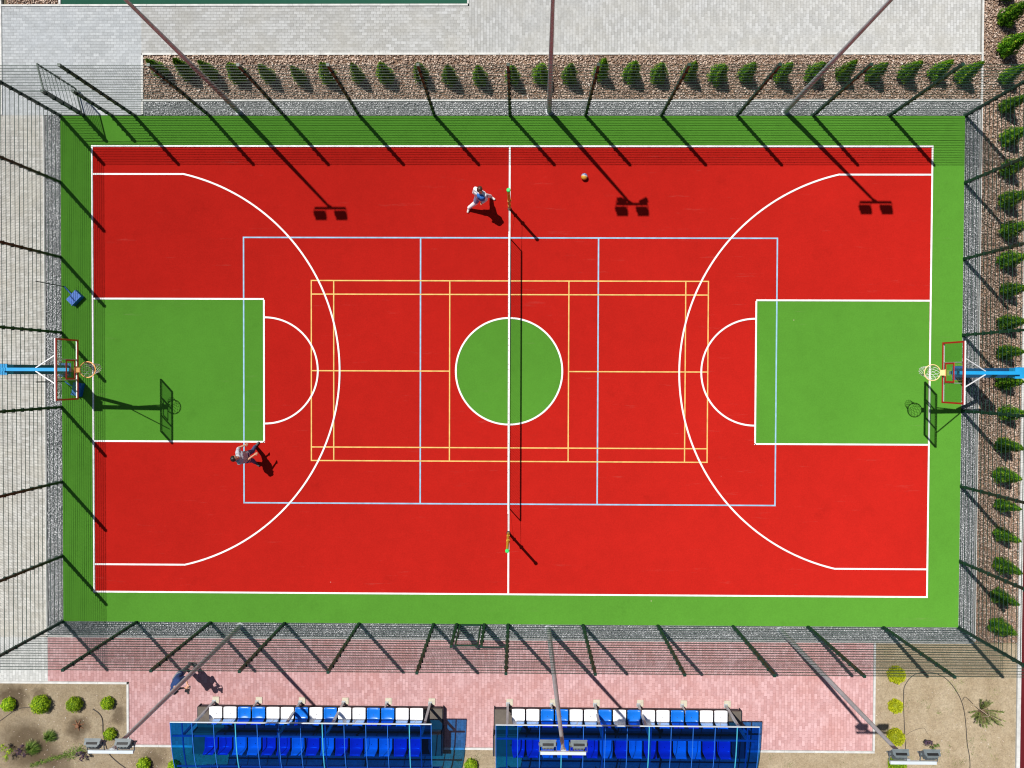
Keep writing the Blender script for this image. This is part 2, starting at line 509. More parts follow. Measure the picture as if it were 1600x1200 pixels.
def frame_lines(m, x0, x1, y0, y1, wdt, z):
    """rectangle outline without overlapping corners"""
    h = wdt / 2
    line(m, x0 - h, y0, x1 + h, y0, wdt, z); line(m, x0 - h, y1, x1 + h, y1, wdt, z)
    line(m, x0, y0 + h, x0, y1 - h, wdt, z); line(m, x1, y0 + h, x1, y1 - h, wdt, z)

# ------------------------------------------------------------------ ground, paving, beds
PX, PY = 15.22, 8.60                    # half size of the rubber platform
struct('ground', sheet(-400, 400, -400, 400, -0.06), M['land'])
struct('grey_paving', sheet(-17.2, -12.46, 8.62, 12.27, 0.0), M['pave_grey'])
struct('beige_paving', sheet(-12.46, -1.38, 10.70, 12.27, 0.0), M['pave_beige'])
struct('turned_beige_paving', sheet(-1.38, 15.70, 10.70, 30.0, 0.0), M['pave_beige_v'])
struct('west_paving', sheet(-24.0, -15.83, -9.16, 8.0, 0.0), M['pave_west'])
struct('west_paving_end', sheet(-17.30, -15.83, 8.0, 8.62, 0.0), M['pave_west'])
struct('south_grey_paving', sheet(-24.0, -15.78, -10.68, -9.16, 0.0), M['pave_south'])
pk = MB()
for a in ((-15.78, -12.98, -10.68, -9.16), (-12.98, 12.38, -12.84, -9.16)):
    pk.add([(a[0], a[2], 0), (a[1], a[2], 0), (a[1], a[3], 0), (a[0], a[3], 0)], [(0, 1, 2, 3)])
struct('pink_paving', pk, M['pave_pink'])
struct('side_path', sheet(-24, -17.36, 8.0, 11.85, -0.01), simple('dark_path', (0.16, 0.165, 0.16), 0.9))
struct('outer_path', sheet(-24, -17.36, 11.95, 30.0, 0.0), M['pave_beige'])
struct('neighbouring_court', sheet(-15.17, -1.46, 12.34, 28.0, 0.004), M['teal'])
struct('running_track', sheet(17.37, 26.0, -40.0, 40.0, 0.0), M['maroon'])
sd = MB()
for a in ((-24, -13.06, -40, -10.76), (-13.06, 12.46, -40, -12.92), (12.46, 17.22, -40, -9.16)):
    sd.add([(a[0], a[2], -0.02), (a[1], a[2], -0.02), (a[1], a[3], -0.02), (a[0], a[3], -0.02)], [(0, 1, 2, 3)])
struct('sandy_soil', sd, M['sand'])
struct('north_bed_soil', sheet(-12.40, 15.73, 9.15, 10.64, -0.01), M['mulchbed'])
struct('east_bed_soil', sheet(15.80, 17.22, -9.12, 30.0, -0.01), M['mulchbed'])
struct('northwest_bed_soil', sheet(-17.05, -15.26, 12.34, 28.0, -0.01), M['mulchbed'])
gs = MB()
for a in ((-12.40, 15.73, PY, 9.09), (-15.74, -PX, -9.09, PY), (PX, 15.73, -9.09, PY), (-PX, PX, -9.09, -PY)):
    gs.add([(a[0], a[2], -0.012), (a[1], a[2], -0.012), (a[1], a[3], -0.012), (a[0], a[3], -0.012)], [(0, 1, 2, 3)])
struct('gravel_strip_base', gs, M['gravelbed'])

kb = MB()
def kerb(x0, y0, x1, y1, wdt=0.07, z=0.03):
    """kerb stones, a metre each with a thin joint"""
    L = math.hypot(x1 - x0, y1 - y0); n = max(1, round(L))
    dx, dy = (x1 - x0) / L, (y1 - y0) / L
    for i in range(n):
        a = i * L / n + 0.003; b = (i + 1) * L / n - 0.003
        cx, cy = x0 + dx * (a + b) / 2, y0 + dy * (a + b) / 2
        kb.box((cx, cy, z / 2 - 0.05 + random.uniform(-.002, .002)), ((b - a) if abs(dx) > .5 else wdt, (b - a) if abs(dy) > .5 else wdt, z + 0.1))
kerb(-12.43, 10.67, 15.735, 10.67); kerb(-12.43, 9.12, 15.735, 9.12); kerb(-12.43, 8.65, -12.43, 9.08); kerb(-12.43, 9.16, -12.43, 10.63)
kerb(15.77, -9.08, 15.77, 28.0, 0.06)
kerb(-15.79, -9.12, -15.79, 8.60, 0.06); kerb(-15.755, -9.125, 15.735, -9.125, 0.06)
kerb(-24, -10.72, -13.05, -10.72, 0.07); kerb(-13.02, -12.88, -13.02, -10.76, 0.07); kerb(-12.98, -12.88, 12.45, -12.88, 0.07)
kerb(12.42, -12.84, 12.42, -9.16, 0.07)
kerb(17.29, -20.0, 17.29, 28.0, 0.12); kerb(-17.24, 8.62, -17.24, 28.0, 0.08)
kerb(-17.2, 12.305, -1.42, 12.305, 0.06); kerb(-1.42, 12.34, -1.42, 28, 0.06); kerb(-15.22, 12.34, -15.22, 28, 0.07)
kerb(-24, 11.9, -17.3, 11.9, 0.08)
struct('kerbs', kb, M['kerb'])

# rubber platform with its play areas, sheets 4 mm apart
pl = MB(); pl.box((0, 0, -0.015), (2 * PX, 2 * PY, 0.07)); Z0 = 0.02
struct('court_platform', pl, M['green'])
CX, CY = 14.14, 7.57
struct('red_playing_area', sheet(-CX, CX, -CY, CY, Z0 + .004), M['red'])
ky = MB()
for s in (-1, 1):
    x0, x1 = sorted((s * 14.11, s * 8.31))
    ky.add([(x0, -2.42, Z0 + .008), (x1, -2.42, Z0 + .008), (x1, 2.42, Z0 + .008), (x0, 2.42, Z0 + .008)], [(0, 1, 2, 3)])
cvs = [(1.8 * math.cos(R(a * 3)), 1.8 * math.sin(R(a * 3)), Z0 + .008) for a in range(120)]
ky.add(cvs, [tuple(range(120))])
struct('green_key_areas', ky, M['green'])
bl = MB(); zb = Z0 + .012; W_ = 0.048
frame_lines(bl, -9, 9, -4.5, 4.5, W_, zb)
for x in (-3, 3): line(bl, x, -4.5 + W_ / 2, x, 4.5 - W_ / 2, W_, zb)
struct('blue_court_lines', bl, M['blue_line'])
yl = MB(); zy = Z0 + .016; W_ = 0.04
frame_lines(yl, -6.7, 6.7, -3.05, 3.05, W_, zy)
h = W_ / 2
for y in (-2.59, 2.59):
    line(yl, -6.7 + h, y, 6.7 - h, y, W_, zy)
for x in (-5.94, 5.94, -1.98 - .03, 1.98 + .03):
    for (a, b) in ((-3.05 + h, -2.59 - h), (-2.59 + h, 2.59 - h), (2.59 + h, 3.05 - h)):
        line(yl, x, a, x, b, W_, zy)
for s in (-1, 1):
    line(yl, s * (6.7 - h), 0, s * (5.94 + h), 0, W_, zy); line(yl, s * (5.94 - h), 0, s * (2.01 + h), 0, W_, zy)
struct('yellow_court_lines', yl, M['yellow_line'])
wl = MB(); zw = Z0 + .020; W_ = 0.058; h = W_ / 2
frame_lines(wl, -CX, CX, -CY, CY, W_, zw)
line(wl, 0, -CY + h, 0, -1.8 - h, W_, zw); line(wl, 0, -1.8 + h, 0, 1.8 - h, W_, zw); line(wl, 0, 1.8 + h, 0, CY - h, W_, zw)
ring(wl, 0, 0, 1.8, W_, zw)
for s in (-1, 1):
    kx = s * 8.31
    line(wl, s * (CX - h), 2.42, kx, 2.42, W_, zw); line(wl, s * (CX - h), -2.42, kx, -2.42, W_, zw)
    line(wl, kx, -2.42 - h, kx, -2.42 - .0001, W_, zw)
    line(wl, kx + s * 0.0, -2.42 + h, kx, 2.42 - h, W_, zw)
    a = 90 if s < 0 else -90
    ring(wl, kx - s * h, 0, 1.80, W_, zw, a - 180 if s < 0 else a - 180, a, 64) if s < 0 else ring(wl, kx - s * h, 0, 1.80, W_, zw, 90, 270, 64)
    # three point line: two straights and the arc between them
    RR, bx = 6.83, 12.54
    yy = 6.63; dx = math.sqrt(RR * RR - yy * yy)
    xe = s * 11.06
    line(wl, s * (CX - h), yy, xe, yy, W_, zw); line(wl, s * (CX - h), -yy, xe, -yy, W_, zw)
    ang = math.degrees(math.atan2(yy, bx - 11.06))
    if s < 0: ring(wl, -bx, 0, 6.80, W_, zw, -ang, ang, 160)
    else: ring(wl, bx, 0, 6.80, W_, zw, 180 - ang, 180 + ang, 160)
struct('white_court_lines', wl, M['white_line'])

# ------------------------------------------------------------------ loose gravel and bark
def scatter(name, rects, density, smin, smax, flat, mat, z, skew=1.0):
    V = []; F = []; S = []
    octa = np.array([(1, 0, 0), (-1, 0, 0), (0, 1, 0), (0, -1, 0), (0, 0, 1), (0, 0, -1)], float)
    of = np.array([(0, 2, 4), (2, 1, 4), (1, 3, 4), (3, 0, 4), (2, 0, 5), (1, 2, 5), (3, 1, 5), (0, 3, 5)])
    pts = []
    for (x0, x1, y0, y1) in rects:
        n = int((x1 - x0) * (y1 - y0) * density)
        pts.append(np.column_stack([rng.uniform(x0, x1, n), rng.uniform(y0, y1, n)]))
    P = np.vstack(pts); n = len(P)
    sz = rng.uniform(smin, smax, (n, 1)) * np.array([[1.0, 1.0, 1.0]])
    sz[:, 0] *= rng.uniform(0.9, skew, n); sz[:, 2] *= flat
    a = rng.uniform(0, 2 * np.pi, n); t = rng.uniform(-0.7, 0.7, n)
    V = octa[None] * sz[:, None, :] + rng.uniform(-.12, .12, (n, 6, 3)) * smax * np.array([1, 1, .5])
    ct, st = np.cos(t)[:, None], np.sin(t)[:, None]
    x = V[:, :, 0] * ct + V[:, :, 2] * st; zz = -V[:, :, 0] * st + V[:, :, 2] * ct
    ca, sa = np.cos(a)[:, None], np.sin(a)[:, None]
    X = x * ca - V[:, :, 1] * sa + P[:, 0:1]; Y = x * sa + V[:, :, 1] * ca + P[:, 1:2]
    Zc = z + rng.uniform(0, smax * 0.9, (n, 1)) + zz
    V = np.stack([X, Y, Zc], -1).reshape(-1, 3)
    F = (of[None] + (np.arange(n) * 6)[:, None, None]).reshape(-1, 3)
    me = bpy.data.meshes.new(name)
    me.vertices.add(len(V)); me.vertices.foreach_set('co', V.ravel().astype(np.float32))
    me.loops.add(len(F) * 3); me.loops.foreach_set('vertex_index', F.ravel().astype(np.int32))
    me.polygons.add(len(F)); me.polygons.foreach_set('loop_start', np.arange(0, len(F) * 3, 3, dtype=np.int32))
    me.polygons.foreach_set('loop_total', np.full(len(F), 3, dtype=np.int32))
    me.update(calc_edges=True)
    clump = 0.5 + 0.5 * np.sin(P[:, 0] * 1.7 + np.sin(P[:, 1] * 2.3) * 1.5) * np.sin(P[:, 1] * 2.9 + P[:, 0] * .7)
    sh = np.clip(rng.beta(1.6, 2.0, n) * 0.85 + 0.18 * (clump - .4), 0, 1)
    at = me.attributes.new('shade', 'FLOAT', 'FACE')
    at.data.foreach_set('value', np.repeat(sh, 8).astype(np.float32))
    me.materials.append(mat)
    o = link(name, me); o['kind'] = 'stuff'
    return o
mu = scatter('bark_mulch', [(-12.38, 15.72, 9.17, 10.62), (15.82, 17.2, -9.1, 14.0), (-17.03, -15.28, 12.36, 13.6)], 560, 0.018, 0.04, 0.35, M['chips'], -0.005, 1.9)
gr = scatter('crushed_stone_gravel', [(-12.38, 15.72, PY + .02, 9.07), (-15.74, -PX - .02, -9.08, PY), (PX + .02, 15.72, -9.08, PY), (-PX, PX, -9.08, -PY - .02)], 1150, 0.012, 0.026, 0.8, M['stones'], -0.008)

# ------------------------------------------------------------------ fences
FH = 4.0
def panel_mesh(width, z0, z1, axis):
    """welded wire panel centred on x=0 (or y=0), heights z0..z1"""
    m = MB(); hw = width / 2
    n = round(width / 0.05)
    for i in range(n + 1):
        x = -hw + i * width / n
        m.box((x, 0, (z0 + z1) / 2) if axis == 'x' else (0, x, (z0 + z1) / 2), (0.0032, 0.0032, z1 - z0))
    k = round((z1 - z0) / 0.2)
    for j in range(k + 1):
        z = z0 + j * (z1 - z0) / k
        for s in (-1, 1):
            d = 0.0052
            tall = 0.0075 if abs(z - 2.0) > 0.12 else 0.011
            if axis == 'x': m.box((0, s * d, z), (width, 0.0055, tall))
            else: m.box((s * d, 0, z), (0.0055, width, tall))
    return m.mesh('mesh_panel', M['wire'])
PM = {}
def add_panel(parent, a, b, fixed, axis, z0=0.06, z1=4.0):
    width = round(b - a - 0.07, 3)
    key = (width, z0, z1, axis)
    if key not in PM: PM[key] = panel_mesh(width, z0, z1, axis)
    mid = (a + b) / 2
    loc = (mid, fixed, 0) if axis == 'x' else (fixed, mid, 0)
    link('mesh_panel', PM[key], parent, tuple(Vector(loc) - parent.location))
def post_mesh(hh=4.03, axis='x', s=0.078):
    m = MB(); m.box((0, 0, hh / 2), (s, s, hh)); m.box((0, 0, hh + .006), (s + .01, s + .01, .012)); m.box((0, 0, .006), (.14, .14, .012))
    k = 0.3
    while k < hh - .1:
        if axis == 'x': m.box((0, -0.012, k), (s + 0.05, s + .012, 0.035)); m.box((0, s / 2 + .02, k), (.018, .03, .018))
        else: m.box((-0.012, 0, k), (s + .012, s + 0.05, 0.035)); m.box((s / 2 + .02, 0, k), (.03, .018, .018))
        k += 0.41
    return m.mesh('post', M['fence'])
POST = {a: post_mesh(axis=a) for a in 'xy'}
def add_post(parent, x, y, axis, me=None):
    return link('post', me or POST[axis], parent, tuple(Vector((x, y, 0)) - parent.location))

XS = [-15.24 + 2.54 * i for i in range(13)]
YS = [-6.36, -3.82, -1.27, 1.27, 3.82, 6.36]
FY, FX = 8.61, 15.24
# north fence with its open gate
fn = thing('court_fence', 'tall dark green wire mesh fence with the open gate, before the top row of thujas', 'fence', (0, FY, 0))
for x in XS: add_post(fn, x, FY, 'x')
gp = post_mesh(2.14, 'x', 0.08)
G0, G1 = -14.44, -13.48
add_post(fn, G0, FY, 'x', gp); add_post(fn, G1, FY, 'x', gp)
add_panel(fn, XS[0], G0, FY, 'x', 0.06, 2.1); add_panel(fn, G1, XS[1], FY, 'x', 0.06, 2.1)
add_panel(fn, XS[0], XS[1], FY, 'x', 2.16, 4.0)
for i in range(1, 12): add_panel(fn, XS[i], XS[i + 1], FY, 'x')
lf = link('gate_leaf', None, fn, (G0 - 0.0, 0.05, 0))          # swung open outwards
lf.rotation_euler = (0, 0, R(104))
fm = MB()
for x in (0.02, 0.84): fm.box((x, 0, 1.08), (.045, .04, 1.98))
for z in (0.1, 2.06): fm.box((.43, 0, z), (.775, .04, .045))
link('leaf_frame', fm.mesh('leaf_frame', M['fence']), lf, (0, 0, 0))
lm_ = panel_mesh(0.76, 0.13, 2.03, 'x'); link('leaf_mesh', lm_, lf, (.43, 0, 0))
hm = MB(); hm.box((.84, 0, 1.02), (.05, .07, .2)); hm.bar((.84, .03, 1.05), (.84, .09, 1.05), .018); hm.bar((.86, .09, 1.05), (.73, .09, 1.05), .018); hm.bar((.84, -.03, 1.05), (.84, -.09, 1.05), .018); hm.bar((.86, -.09, 1.05), (.73, -.09, 1.05), .018)
link('handle', hm.mesh('handle', M['black']), lf, (0, 0, 0))
# south fence with a closed gate
fs_ = thing('court_fence', 'tall dark green wire mesh fence with the closed gate, along the pink paving', 'fence', (0, -FY, 0))
for x in XS: add_post(fs_, x, -FY, 'x')
g2 = post_mesh(2.02, 'x', 0.08)
S0, S1 = -1.75, -0.81
add_post(fs_, S0, -FY, 'x', g2); add_post(fs_, S1, -FY, 'x', g2)
for i in range(0, 12):
    if i == 5:
        add_panel(fs_, XS[5], S0, -FY, 'x', 0.06, 2.0); add_panel(fs_, S1, XS[6], -FY, 'x', 0.06, 2.0)
        add_panel(fs_, XS[5], XS[6], -FY, 'x', 2.08, 4.0)
    else: add_panel(fs_, XS[i], XS[i + 1], -FY, 'x')
lf2 = link('gate_leaf', None, fs_, (S0 + .085, 0.0, 0))
fm = MB()
for x in (0.03, 0.74): fm.box((x, 0, 1.0), (.05, .05, 1.86))
for z in (0.1, 1.93): fm.box((.385, 0, z), (.66, .05, .06))
link('leaf_frame', fm.mesh('leaf_frame', M['fence']), lf2, (0, 0, 0))
link('leaf_mesh', panel_mesh(0.66, 0.13, 1.9, 'x'), lf2, (.385, 0, 0))
hm = MB(); hm.box((.05, 0, 1.02), (.06, .1, .22)); hm.bar((.05, -.04, 1.05), (.05, -.1, 1.05), .02); hm.bar((.04, -.1, 1.05), (.18, -.1, 1.05), .02); hm.bar((.05, .04, 1.05), (.05, .1, 1.05), .02); hm.bar((.04, .1, 1.05), (.18, .1, 1.05), .02)
link('handle', hm.mesh('handle', M['black']), lf2, (0, 0, 0))
# side fences
for s, lab in ((-1, 'tall dark green wire mesh fence along the grey paving at left'), (1, 'tall dark green wire mesh fence beside the right-hand row of thujas')):
    f = thing('court_fence', lab, 'fence', (s * FX, 0, 0))
    for y in YS: add_post(f, s * FX, y, 'y')
    yy = [-8.6] + YS + [8.6]
    for i in range(7): add_panel(f, yy[i], yy[i + 1], s * FX, 'y')

# ------------------------------------------------------------------ floodlight masts
def flood(parent, bx, by, bz, face, tilt=35, small=False, yaw=0.0):
    """one floodlight on the cross bar at (bx,by,bz); face = +1 looks north, -1 looks south"""
    e = link('floodlight', None, parent, tuple(Vector((bx, by, bz)) - parent.location))
    e.rotation_euler = (0, 0, R(yaw) + (0 if face > 0 else math.pi))
    k = 0.72 if small else 1.0
    rot = Matrix.Rotation(R(-tilt), 3, 'X')               # local +y is the viewing direction
    c = Vector((0, 0.22 * k, 0.03))
    b = MB()
    b.box(c, (.36 * k, .10, .27 * k), rot)
    b.box(c + rot @ Vector((0, -.075, 0)), (.26 * k, .05, .2 * k), rot)
    for i in range(-3, 4): b.box(c + rot @ Vector((i * .032 * k, -.112, 0)), (.008, .024, .18 * k), rot)
    b.box(c + rot @ Vector((0, .052, .142 * k)), (.38 * k, .03, .014), rot)
    b.box(c + rot @ Vector((0, .052, -.142 * k)), (.38 * k, .03, .014), rot)
    b.box(c + rot @ Vector((0, -.03, .137 * k)), (.34 * k, .09, .008), rot)
    link('housing', b.mesh('housing', M['lampbody']), e, (0, 0, 0))
    fb = MB()
    fb.box(c + rot @ Vector((0, -.035, .143 * k)), (.25 * k, .055, .006), rot)
    for i in range(-5, 6): fb.box(c + rot @ Vector((i * .023 * k, -.035, .151 * k)), (.006, .05, .01), rot)
    link('heat_sink', fb.mesh('heat_sink', M['black']), e, (0, 0, 0))
    l = MB(); l.box(c + rot @ Vector((0, .054, 0)), (.31 * k, .012, .23 * k), rot)
    link('lens', l.mesh('lens', M['lens']), e, (0, 0, 0))
    r = MB(); x = .195 * k
    r.bar((-x, 0.03, 0.0), (x, 0.03, 0.0), .022, .01)
    for s in (-1, 1): r.bar((s * x, .03, 0), (s * x, c.y, c.z), .01, .03); r.box((s * x, c.y, c.z), (.03, .05, .05))
    link('bracket', r.mesh('bracket', M['lampbody']), e, (0, 0, 0))

def mast(name_label, base, top, face, barx, extra=False, spread=0.35):
    bx, by = base; tx, ty, tz = top
    t = thing('floodlight_mast', name_label, 'floodlight', (bx, by, 0), 'floodlight masts along the fence')
    m = MB()
    m.lathe((bx, by, -.01), [(.13, 0), (.13, .02), (.1, .03)], 14)
    f = lambda z: Vector((bx + (tx - bx) * z / tz, by + (ty - by) * z / tz, z))
    m.tube([f(0.02), f(tz * .5), f(tz - 0.55)], 0.085, 14, True, 0.046)
    m.tube([f(tz - 0.56), f(tz - 0.5)], 0.05, 12); m.tube([f(tz - 0.5), f(tz - .02)], 0.042, 12)
    m.build('pole', M['galv'], t, smooth=False)
    c = MB(); c.box((barx, ty, tz), (1.04, .07, .055)); c.build('cross_bar', M['barsteel'], t)
    k = MB(); k.tube([f(tz - .16), f(tz - .03)], 0.062, 12); k.box((tx, ty, tz - .06), (.12, .1, .05)); k.build('clamp', M['galv'], t)
    for s in (-1, 1): flood(t, barx + s * spread, ty, tz, face)
    if extra:
        for s in (-1, 1): flood(t, barx + s * 0.44, ty, tz + .04, -face, 30, True, -face * s * 28)
    return t
mast('floodlight mast with two lamps, leaning out over the three-point corner beyond the court, upper left', (-9.16, 8.74), (-9.04, 8.80, 8.0), -1, -9.05)
mast('floodlight mast with four lamps near the middle of the thuja row', (1.32, 8.74), (1.09, 8.95, 8.0), -1, 1.12, True)
mast('floodlight mast with two lamps between the thuja row and the right end of the court', (9.23, 8.74), (9.28, 9.02, 8.0), -1, 9.28)
mast('grey floodlight mast crossing in front of the photographer on the pink paving', (-9.16, -8.74), (-9.0, -8.78, 8.1), 1, -9.0)
mast('grey floodlight mast whose lamps hang over a blue dugout roof', (1.37, -8.74), (1.39, -8.72, 8.1), 1, 1.38)
mast('pale grey floodlight mast reaching over the yellow shrubs at lower right', (9.23, -8.74), (9.20, -8.84, 8.15), 1, 9.30)

# ------------------------------------------------------------------ basketball stands
def hoop(s, lab, rimmat, rimlab):
    bx = s * 15.10
    t = thing('basketball_hoop', lab, 'basketball hoop', (bx, 0, 0))
    p = MB(); p.box((bx, 0, 1.49), (.26, .30, 2.96)); p.box((bx, 0, .03), (.4, .46, .02)); p.build('post', M['blue_paint'], t)
    c = MB(); c.box((bx + s * .0, 0, 3.0), (.28, .33, .05)); c.box((bx - s * .13, 0, 2.86), (.03, .30, .22)); c.build('post_cap', M['lit_blue'], t)
    a = MB(); a.bar((bx - s * .05, 0, 3.08), (s * 12.98, 0, 3.16), .10, .12); a.build('arm', M['lit_blue'], t)
    b = MB(); b.bar((bx - s * .13, 0, 2.2), (bx - s * 1.15, 0, 3.04), .09, .08); b.build('brace', M['blue_paint'], t)
    xb = s * 12.90
    g = MB(); g.box((xb, 0, 3.425), (.012, 1.72, .98)); bd = g.build('backboard', M['acrylic'], t)
    e = MB(); xx = xb - s * .012
    def rect(m, x, y0, y1, z0, z1, wdt, th):
        m.box((x, (y0 + y1) / 2, z1 - wdt / 2), (th, y1 - y0, wdt)); m.box((x, (y0 + y1) / 2, z0 + wdt / 2), (th, y1 - y0, wdt))
        m.box((x, y0 + wdt / 2, (z0 + z1) / 2), (th, wdt, z1 - z0 - 2 * wdt)); m.box((x, y1 - wdt / 2, (z0 + z1) / 2), (th, wdt, z1 - z0 - 2 * wdt))
    rect(e, xx, -.9, .9, 2.9, 3.95, .05, .012); rect(e, xx, -.295, .295, 3.05, 3.50, .05, .012)
    me_ = e.build('border', M['redpaint'], bd); me_.location = (0, 0, 0)
    f = MB(); rect(f, xb + s * .026, -.9, .9, 2.9, 3.95, .035, .03)
    for y in (-.3, .3): f.box((xb + s * .035, y, 3.425), (.04, .03, .97))
    ff = f.build('frame', M['white_paint'], bd); ff.location = (0, 0, 0)
    k = MB()
    for q in (-1, 1): k.bar((xb + s * .06, q * .42, 3.86), (s * 14.0, q * .05, 3.16), .028)
    k.build('strut', M['white_paint'], t)
    rx, rz = s * 12.52, 3.05
    r = MB(); pts = [(rx + .235 * math.cos(R(i * 10)), .235 * math.sin(R(i * 10)), rz) for i in range(36)]
    n = 8; vs = []
    for i in range(36):
        an = R(i * 10)
        for j in range(n):
            b_ = 2 * math.pi * j / n; rr = .235 + .015 * math.cos(b_)
            vs.append((rx + rr * math.cos(an), rr * math.sin(an), rz + .015 * math.sin(b_)))
    fs = [(i * n + j, i * n + (j + 1) % n, ((i + 1) % 36) * n + (j + 1) % n, ((i + 1) % 36) * n + j) for i in range(36) for j in range(n)]
    r.add(vs, fs)
    x0, x1 = sorted((rx + s * .235, xb - s * .02))
    r.box(((x0 + x1) / 2, 0, rz), (x1 - x0, .16, .02)); r.box((xb - s * .022, 0, rz - .03), (.012, .2, .14))
    ro = r.build('rim', rimmat, t); ro['label'] = rimlab
    nt_ = MB(); K = 12; L = 5
    prof = [(.228, -.01), (.20, -.1), (.165, -.2), (.14, -.3), (.13, -.4)]
    for i in range(K):
        for dirn in (-1, 1):
            pp = []
            for j, (r_, z_) in enumerate(prof):
                an = 2 * math.pi * (i + dirn * j * .5) / K
                pp.append((rx + r_ * math.cos(an) - s * .03 * j * .5, r_ * math.sin(an) + .012 * j, rz + z_))
            nt_.tube(pp, .0055, 5, False)
    no = nt_.build('net', M['cord'], ro); no.location = (0, 0, 0)
    return t
hoop(-1, 'basketball hoop with orange rim and red-framed clear board, left end of the court', M['orange'], 'orange rim')
hoop(1, 'basketball hoop with orange rim coloured as sunlit and red-framed clear board, right end of the court', M['sunlitrim'], 'orange rim coloured as sunlit')

# ------------------------------------------------------------------ volleyball / tennis net
for s, lab in ((1, 'net post with green cap, its camera side in shade, beside the player in white'), (-1, 'yellow net post with green cap, standing on the halfway line below the centre circle')):
    y = s * 5.48
    t = thing('net_post', lab, 'net post', (0, y, 0), 'posts of the court net')
    m = MB(); m.lathe((0, y, 0), [(.045, .02), (.045, 2.46)], 16); m.build('pole', M['yellow'], t, smooth=False)
    m = MB(); m.lathe((0, y, 0), [(.055, 2.46), (.062, 2.48), (.062, 2.53), (.04, 2.55)], 16); m.build('cap', M['cap'], t)
    m = MB(); m.lathe((0, y, 0), [(.07, .022), (.07, .04), (.06, .06)], 18); m.build('base', M['darksteel'], t)
    m = MB(); m.box((0, y, 1.2), (.096, .1, .1)); m.box((.056, y, 1.2), (.02, .035, .035)); m.bar((.066, y, 1.2), (.066, y, 1.1), .012); m.box((0, y, .55), (.094, .094, .05)); m.build('winch', M['yellow'], t)
nb = thing('court_net', 'low black mesh net with white top tape strung across the halfway line', 'net', (0, 0, 0))
NY0, NY1, NZ0, NZ1 = -4.62, 4.5, 0.14, 1.12
m = MB(); m.box((0, (NY0 + NY1) / 2, NZ1 + .0), (.042, NY1 - NY0, .035)); tp = m.build('top_tape', M['tape'], nb)
m = MB()
for i in range(46): m.box((random.uniform(-.012, .012), NY0 + .1 + i * .198 + random.uniform(-.05, .05), NZ1 + .0185), (.012, random.uniform(.012, .03), .003))
st = m.build('lacing', M['blackcord'], tp); st.location = (0, 0, 0)
m = MB()
n = round((NY1 - NY0) / .09)
for i in range(n + 1): m.box((0, NY0 + i * (NY1 - NY0) / n, (NZ0 + NZ1) / 2), (.0026, .0026, NZ1 - NZ0))
for j in range(11): m.box((0, (NY0 + NY1) / 2, NZ0 + j * (NZ1 - NZ0) / 11), (.0022, NY1 - NY0, .0022))
m.box((0, NY0, (NZ0 + NZ1) / 2), (.02, .03, NZ1 - NZ0)); m.box((0, NY1, (NZ0 + NZ1) / 2), (.02, .03, NZ1 - NZ0)); m.box((0, (NY0 + NY1) / 2, NZ0), (.012, NY1 - NY0, .03))
m.build('netting', M['blackcord'], nb)
m = MB()
for a, b in ((NY1, 5.44), (NY0, -5.44)):
    m.tube([(0, a, NZ1), (0, b, 1.16)], .006, 6); m.tube([(0, a, NZ0), (0, b, .5)], .003, 6)
m.build('cable', M['blackcord'], nb)

# ball
bo = MB()
K = 32; vs = []; fs = []
ballm = []
c = Vector((2.50, 6.53, Z0 + .004 + .112)); rr = .112
rotb = Matrix.Rotation(R(35), 3, 'X') @ Matrix.Rotation(R(25), 3, 'Y')
vsb = []
for i in range(17):
    a = -math.pi / 2 + math.pi * min(max(i, .03), 15.97) / 16
    for j in range(K): vsb.append(c + rotb @ Vector((rr * math.cos(a) * math.cos(2 * math.pi * j / K), rr * math.cos(a) * math.sin(2 * math.pi * j / K), rr * math.sin(a))))
for i in range(16):
    for j in range(K): fs.append((i * K + j, i * K + (j + 1) % K, (i + 1) * K + (j + 1) % K, (i + 1) * K + j))
bo.add(vsb, fs); me = bo.mesh('ball', simple('yellow_ball_panel', (.55, .27, .03), .5, var=.05), smooth=True)
me.materials.append(simple('blue_ball_panel', (.10, .13, .30), .5, var=.05)); me.materials.append(simple('pale_ball_panel', (.42, .42, .44), .5, var=.05))
for p in me.polygons:
    v = p.center - c
    q_ = v.y + .25 * v.x
    p.material_index = 2 if abs(q_ - .012) < .009 else (1 if q_ > 0 and (v.x + v.z) % .09 < .062 else (2 if q_ > 0 else 0))
tag(link('ball', me), 'small blue and yellow ball lying on the red court near the far sideline', 'ball')

